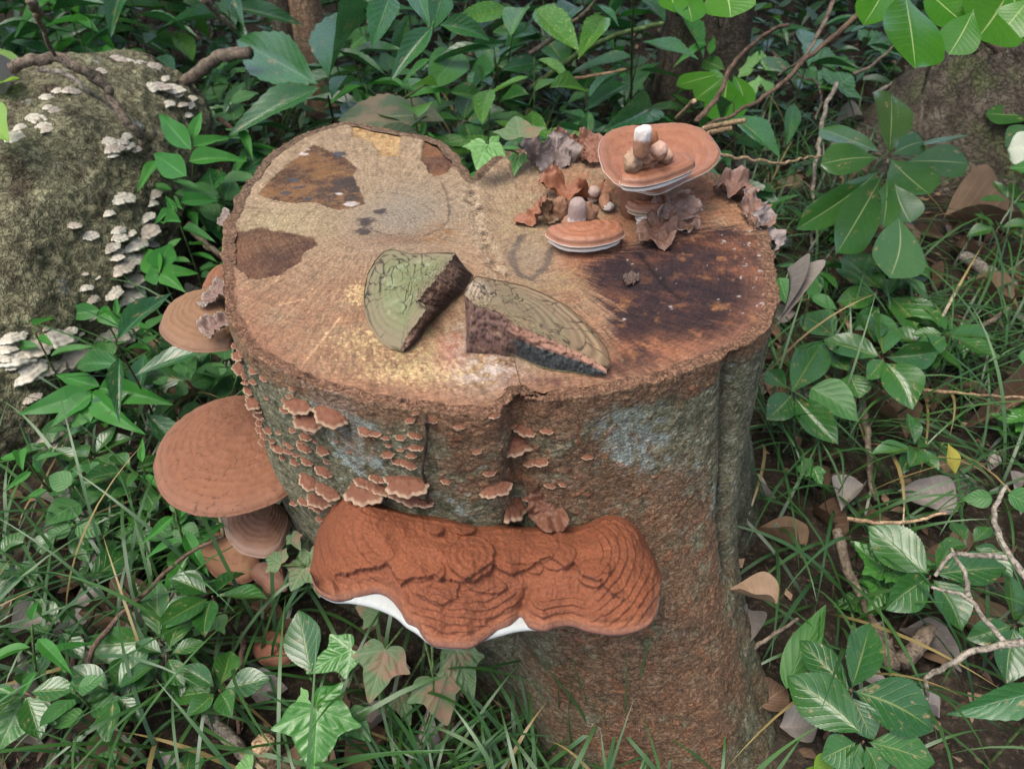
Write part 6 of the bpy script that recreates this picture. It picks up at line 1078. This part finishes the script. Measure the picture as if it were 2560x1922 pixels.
ptw(z7, [(330,1640,.05),(400,1250,.05),(500,900,.05),(590,640,.05)], .0055, 'dark_twig', 'dark straight twig in the left foreground grass', .004); ptw(z7, [(540,1090,.09),(600,880,.10),(760,680,.11),(950,500,.12),(1200,270,.13),(1450,150,.14)], .0035, 'red_twig', 'long arching brown stem over the serrated seedling', .002); ptw(z7, [(1130,1040,.03),(1240,1200,.03),(1400,1360,.02),(1560,1560,.02),(1640,1650,.02)], .009, 'grey_twig', 'rough grey stick leading to the stump front', .005, .8)
ptw(z7, [(1690,1480,.06),(1740,1660,.01)], .012, 'straw', 'pale broken stick end beside the huge ivy leaf', .001, .9); ptw(z7, [(1440,960,.05),(1500,1160,.04),(1530,1420,.02)], .004, 'red_twig', 'thin brown stem left of the huge ivy leaf'); ptw(z7, [(1560,760,.06),(1555,1100,.04),(1565,1320,.02)], .004, 'red_twig', 'upright thin stem near the low reddish bracket')
ptw(z1, [(205,0,.62),(260,150,.54),(340,330,.47),(370,385,.45)], .006, 'dead_twig', 'thin vine stem dropping onto the log'); ptw(z1, [(50,450,.44),(200,400,.45),(370,385,.45),(500,430,.44),(600,500,.42),(690,560,.40),(750,680,.37),(860,830,.33),(950,960,.28),(1080,1150,.2),(1140,1250,.15)], .010, 'dead_twig', 'thick ropy vine lying across the log', .008, .6); ptw(z1, [(250,440,.44),(420,480,.43),(540,570,.41),(650,640,.38),(760,740,.35)], .005, 'grey_twig', 'slim grey vine joining the ropy one on the log', .005)
ptw(z1, [(1160,550,.28),(1270,470,.31),(1400,370,.35),(1600,340,.38)], .014, 'dead_twig', 'stout dark broken branch beside the log end', .004, .9); ptw(z1, [(1310,0,.5),(1400,90,.46),(1510,200,.42)], .008, 'dead_twig', 'dead twig falling in the thicket beyond the log'); ptw(z1, [(1400,760,.2),(1520,850,.18),(1620,960,.16)], .006, 'red_twig', 'reddish twig low between log and stump', .005); ptw(z1, [(1210,1440,.12),(1330,1580,.1),(1450,1680,.08)], .009, 'dead_twig', 'stubby twig under the bamboo like shoot')
ptw(z2b, [(1230,570,.2),(1400,440,.25),(1560,330,.3),(1800,220,.36),(2080,150,.4)], .008, 'green_stem', 'long green cane leaning behind the stump', .002); ptw(z2b, [(1870,790,.1),(1875,400,.3),(1885,-20,.52)], .004, 'green_stem', 'upright green cane before the dark trunk', .002); ptw(z2b, [(1220,350,.3),(1340,270,.33),(1600,60,.42),(1660,-20,.46)], .006, 'dead_twig', 'brown cane slanting behind the stump', .002); ptw(z2b, [(1290,550,.15),(1500,510,.18),(1840,450,.22)], .006, 'straw', 'dry straw cane lying in the thicket', .002); ptw(z2b, [(340,680,.22),(480,590,.27),(590,505,.3)], .004, 'green_stem', 'bent petiole under the torn leaf', .001)
# crumbs of litter between everything: uncountable
g = np.random.default_rng(5); n = 7000; x = g.uniform(-1.6, 1.7, n); y = g.uniform(.2, 3.0, n); zc = ground_h(x, y)+g.uniform(.001, .008, n); a = g.uniform(0, 6.28, n); s = g.uniform(.004, .016, n); asp = g.uniform(.1, .6, n); t1_ = np.stack([np.cos(a), np.sin(a), g.normal(0, .3, n)], 1)*s[:, None]; t2_ = np.stack([-np.sin(a), np.cos(a), g.normal(0, .4, n)], 1)*(s*asp)[:, None]; p = np.stack([x, y, zc], 1)
V = np.stack([p-t1_, p+t2_, p+t1_, p-t2_], 1).reshape(-1, 3); cc = np.repeat(lerp(np.array([.06, .035, .022])[None], np.array([.30, .20, .125])[None], g.random((n, 1))**1.6), 4, 0)
o = obj('leaf_litter', mesh('leaf_litter', V, np.arange(4*n).reshape(-1, 4), mat_vcol('litter', .9, 300, 900, .3, .5, .001), cc, smooth=False)); o['kind'] = 'stuff'; o['label'] = 'brown crumbs of leaf and bark litter over the soil'; o['category'] = 'litter'

# low ground cover closing the gaps of the thicket
g = np.random.default_rng(9); n = 9000; x = g.uniform(-2.4, 2.4, n); y = g.uniform(1.25, 4.2, n); keep = (np.abs(x-1.3) > .5) | (y > 2.5); keep &= ~((x < -.55) & (y < 1.95)); keep &= ~((x > .3) & (y < 1.9) & (g.random(n) < .75)); x, y = x[keep], y[keep]; n = len(x)
zc = ground_h(x, y)+g.uniform(.01, .13, n); a = g.uniform(0, 6.28, n); s = g.uniform(.014, .034, n); asp = g.uniform(.3, .6, n); t1_ = np.stack([np.cos(a), np.sin(a), g.normal(0, .35, n)], 1)*s[:, None]; t2_ = np.stack([-np.sin(a), np.cos(a), g.normal(0, .35, n)], 1)*(s*asp)[:, None]; p = np.stack([x, y, zc], 1)
V = np.stack([p-t1_, p-t1_*.3+t2_, p+t1_*.35+t2_*.8, p+t1_, p+t1_*.35-t2_*.8, p-t1_*.3-t2_], 1).reshape(-1, 3); cc = np.repeat(lerp(np.array([.010, .045, .012])[None], np.array([.036, .115, .028])[None], g.random((n, 1))**1.3), 6, 0)
o = obj('ground_cover', mesh('ground_cover', V, np.arange(6*n).reshape(-1, 6), M_GRASS, cc, smooth=False)); o['kind'] = 'stuff'; o['label'] = 'dense low dark green ground cover in the thicket'; o['category'] = 'ground cover'
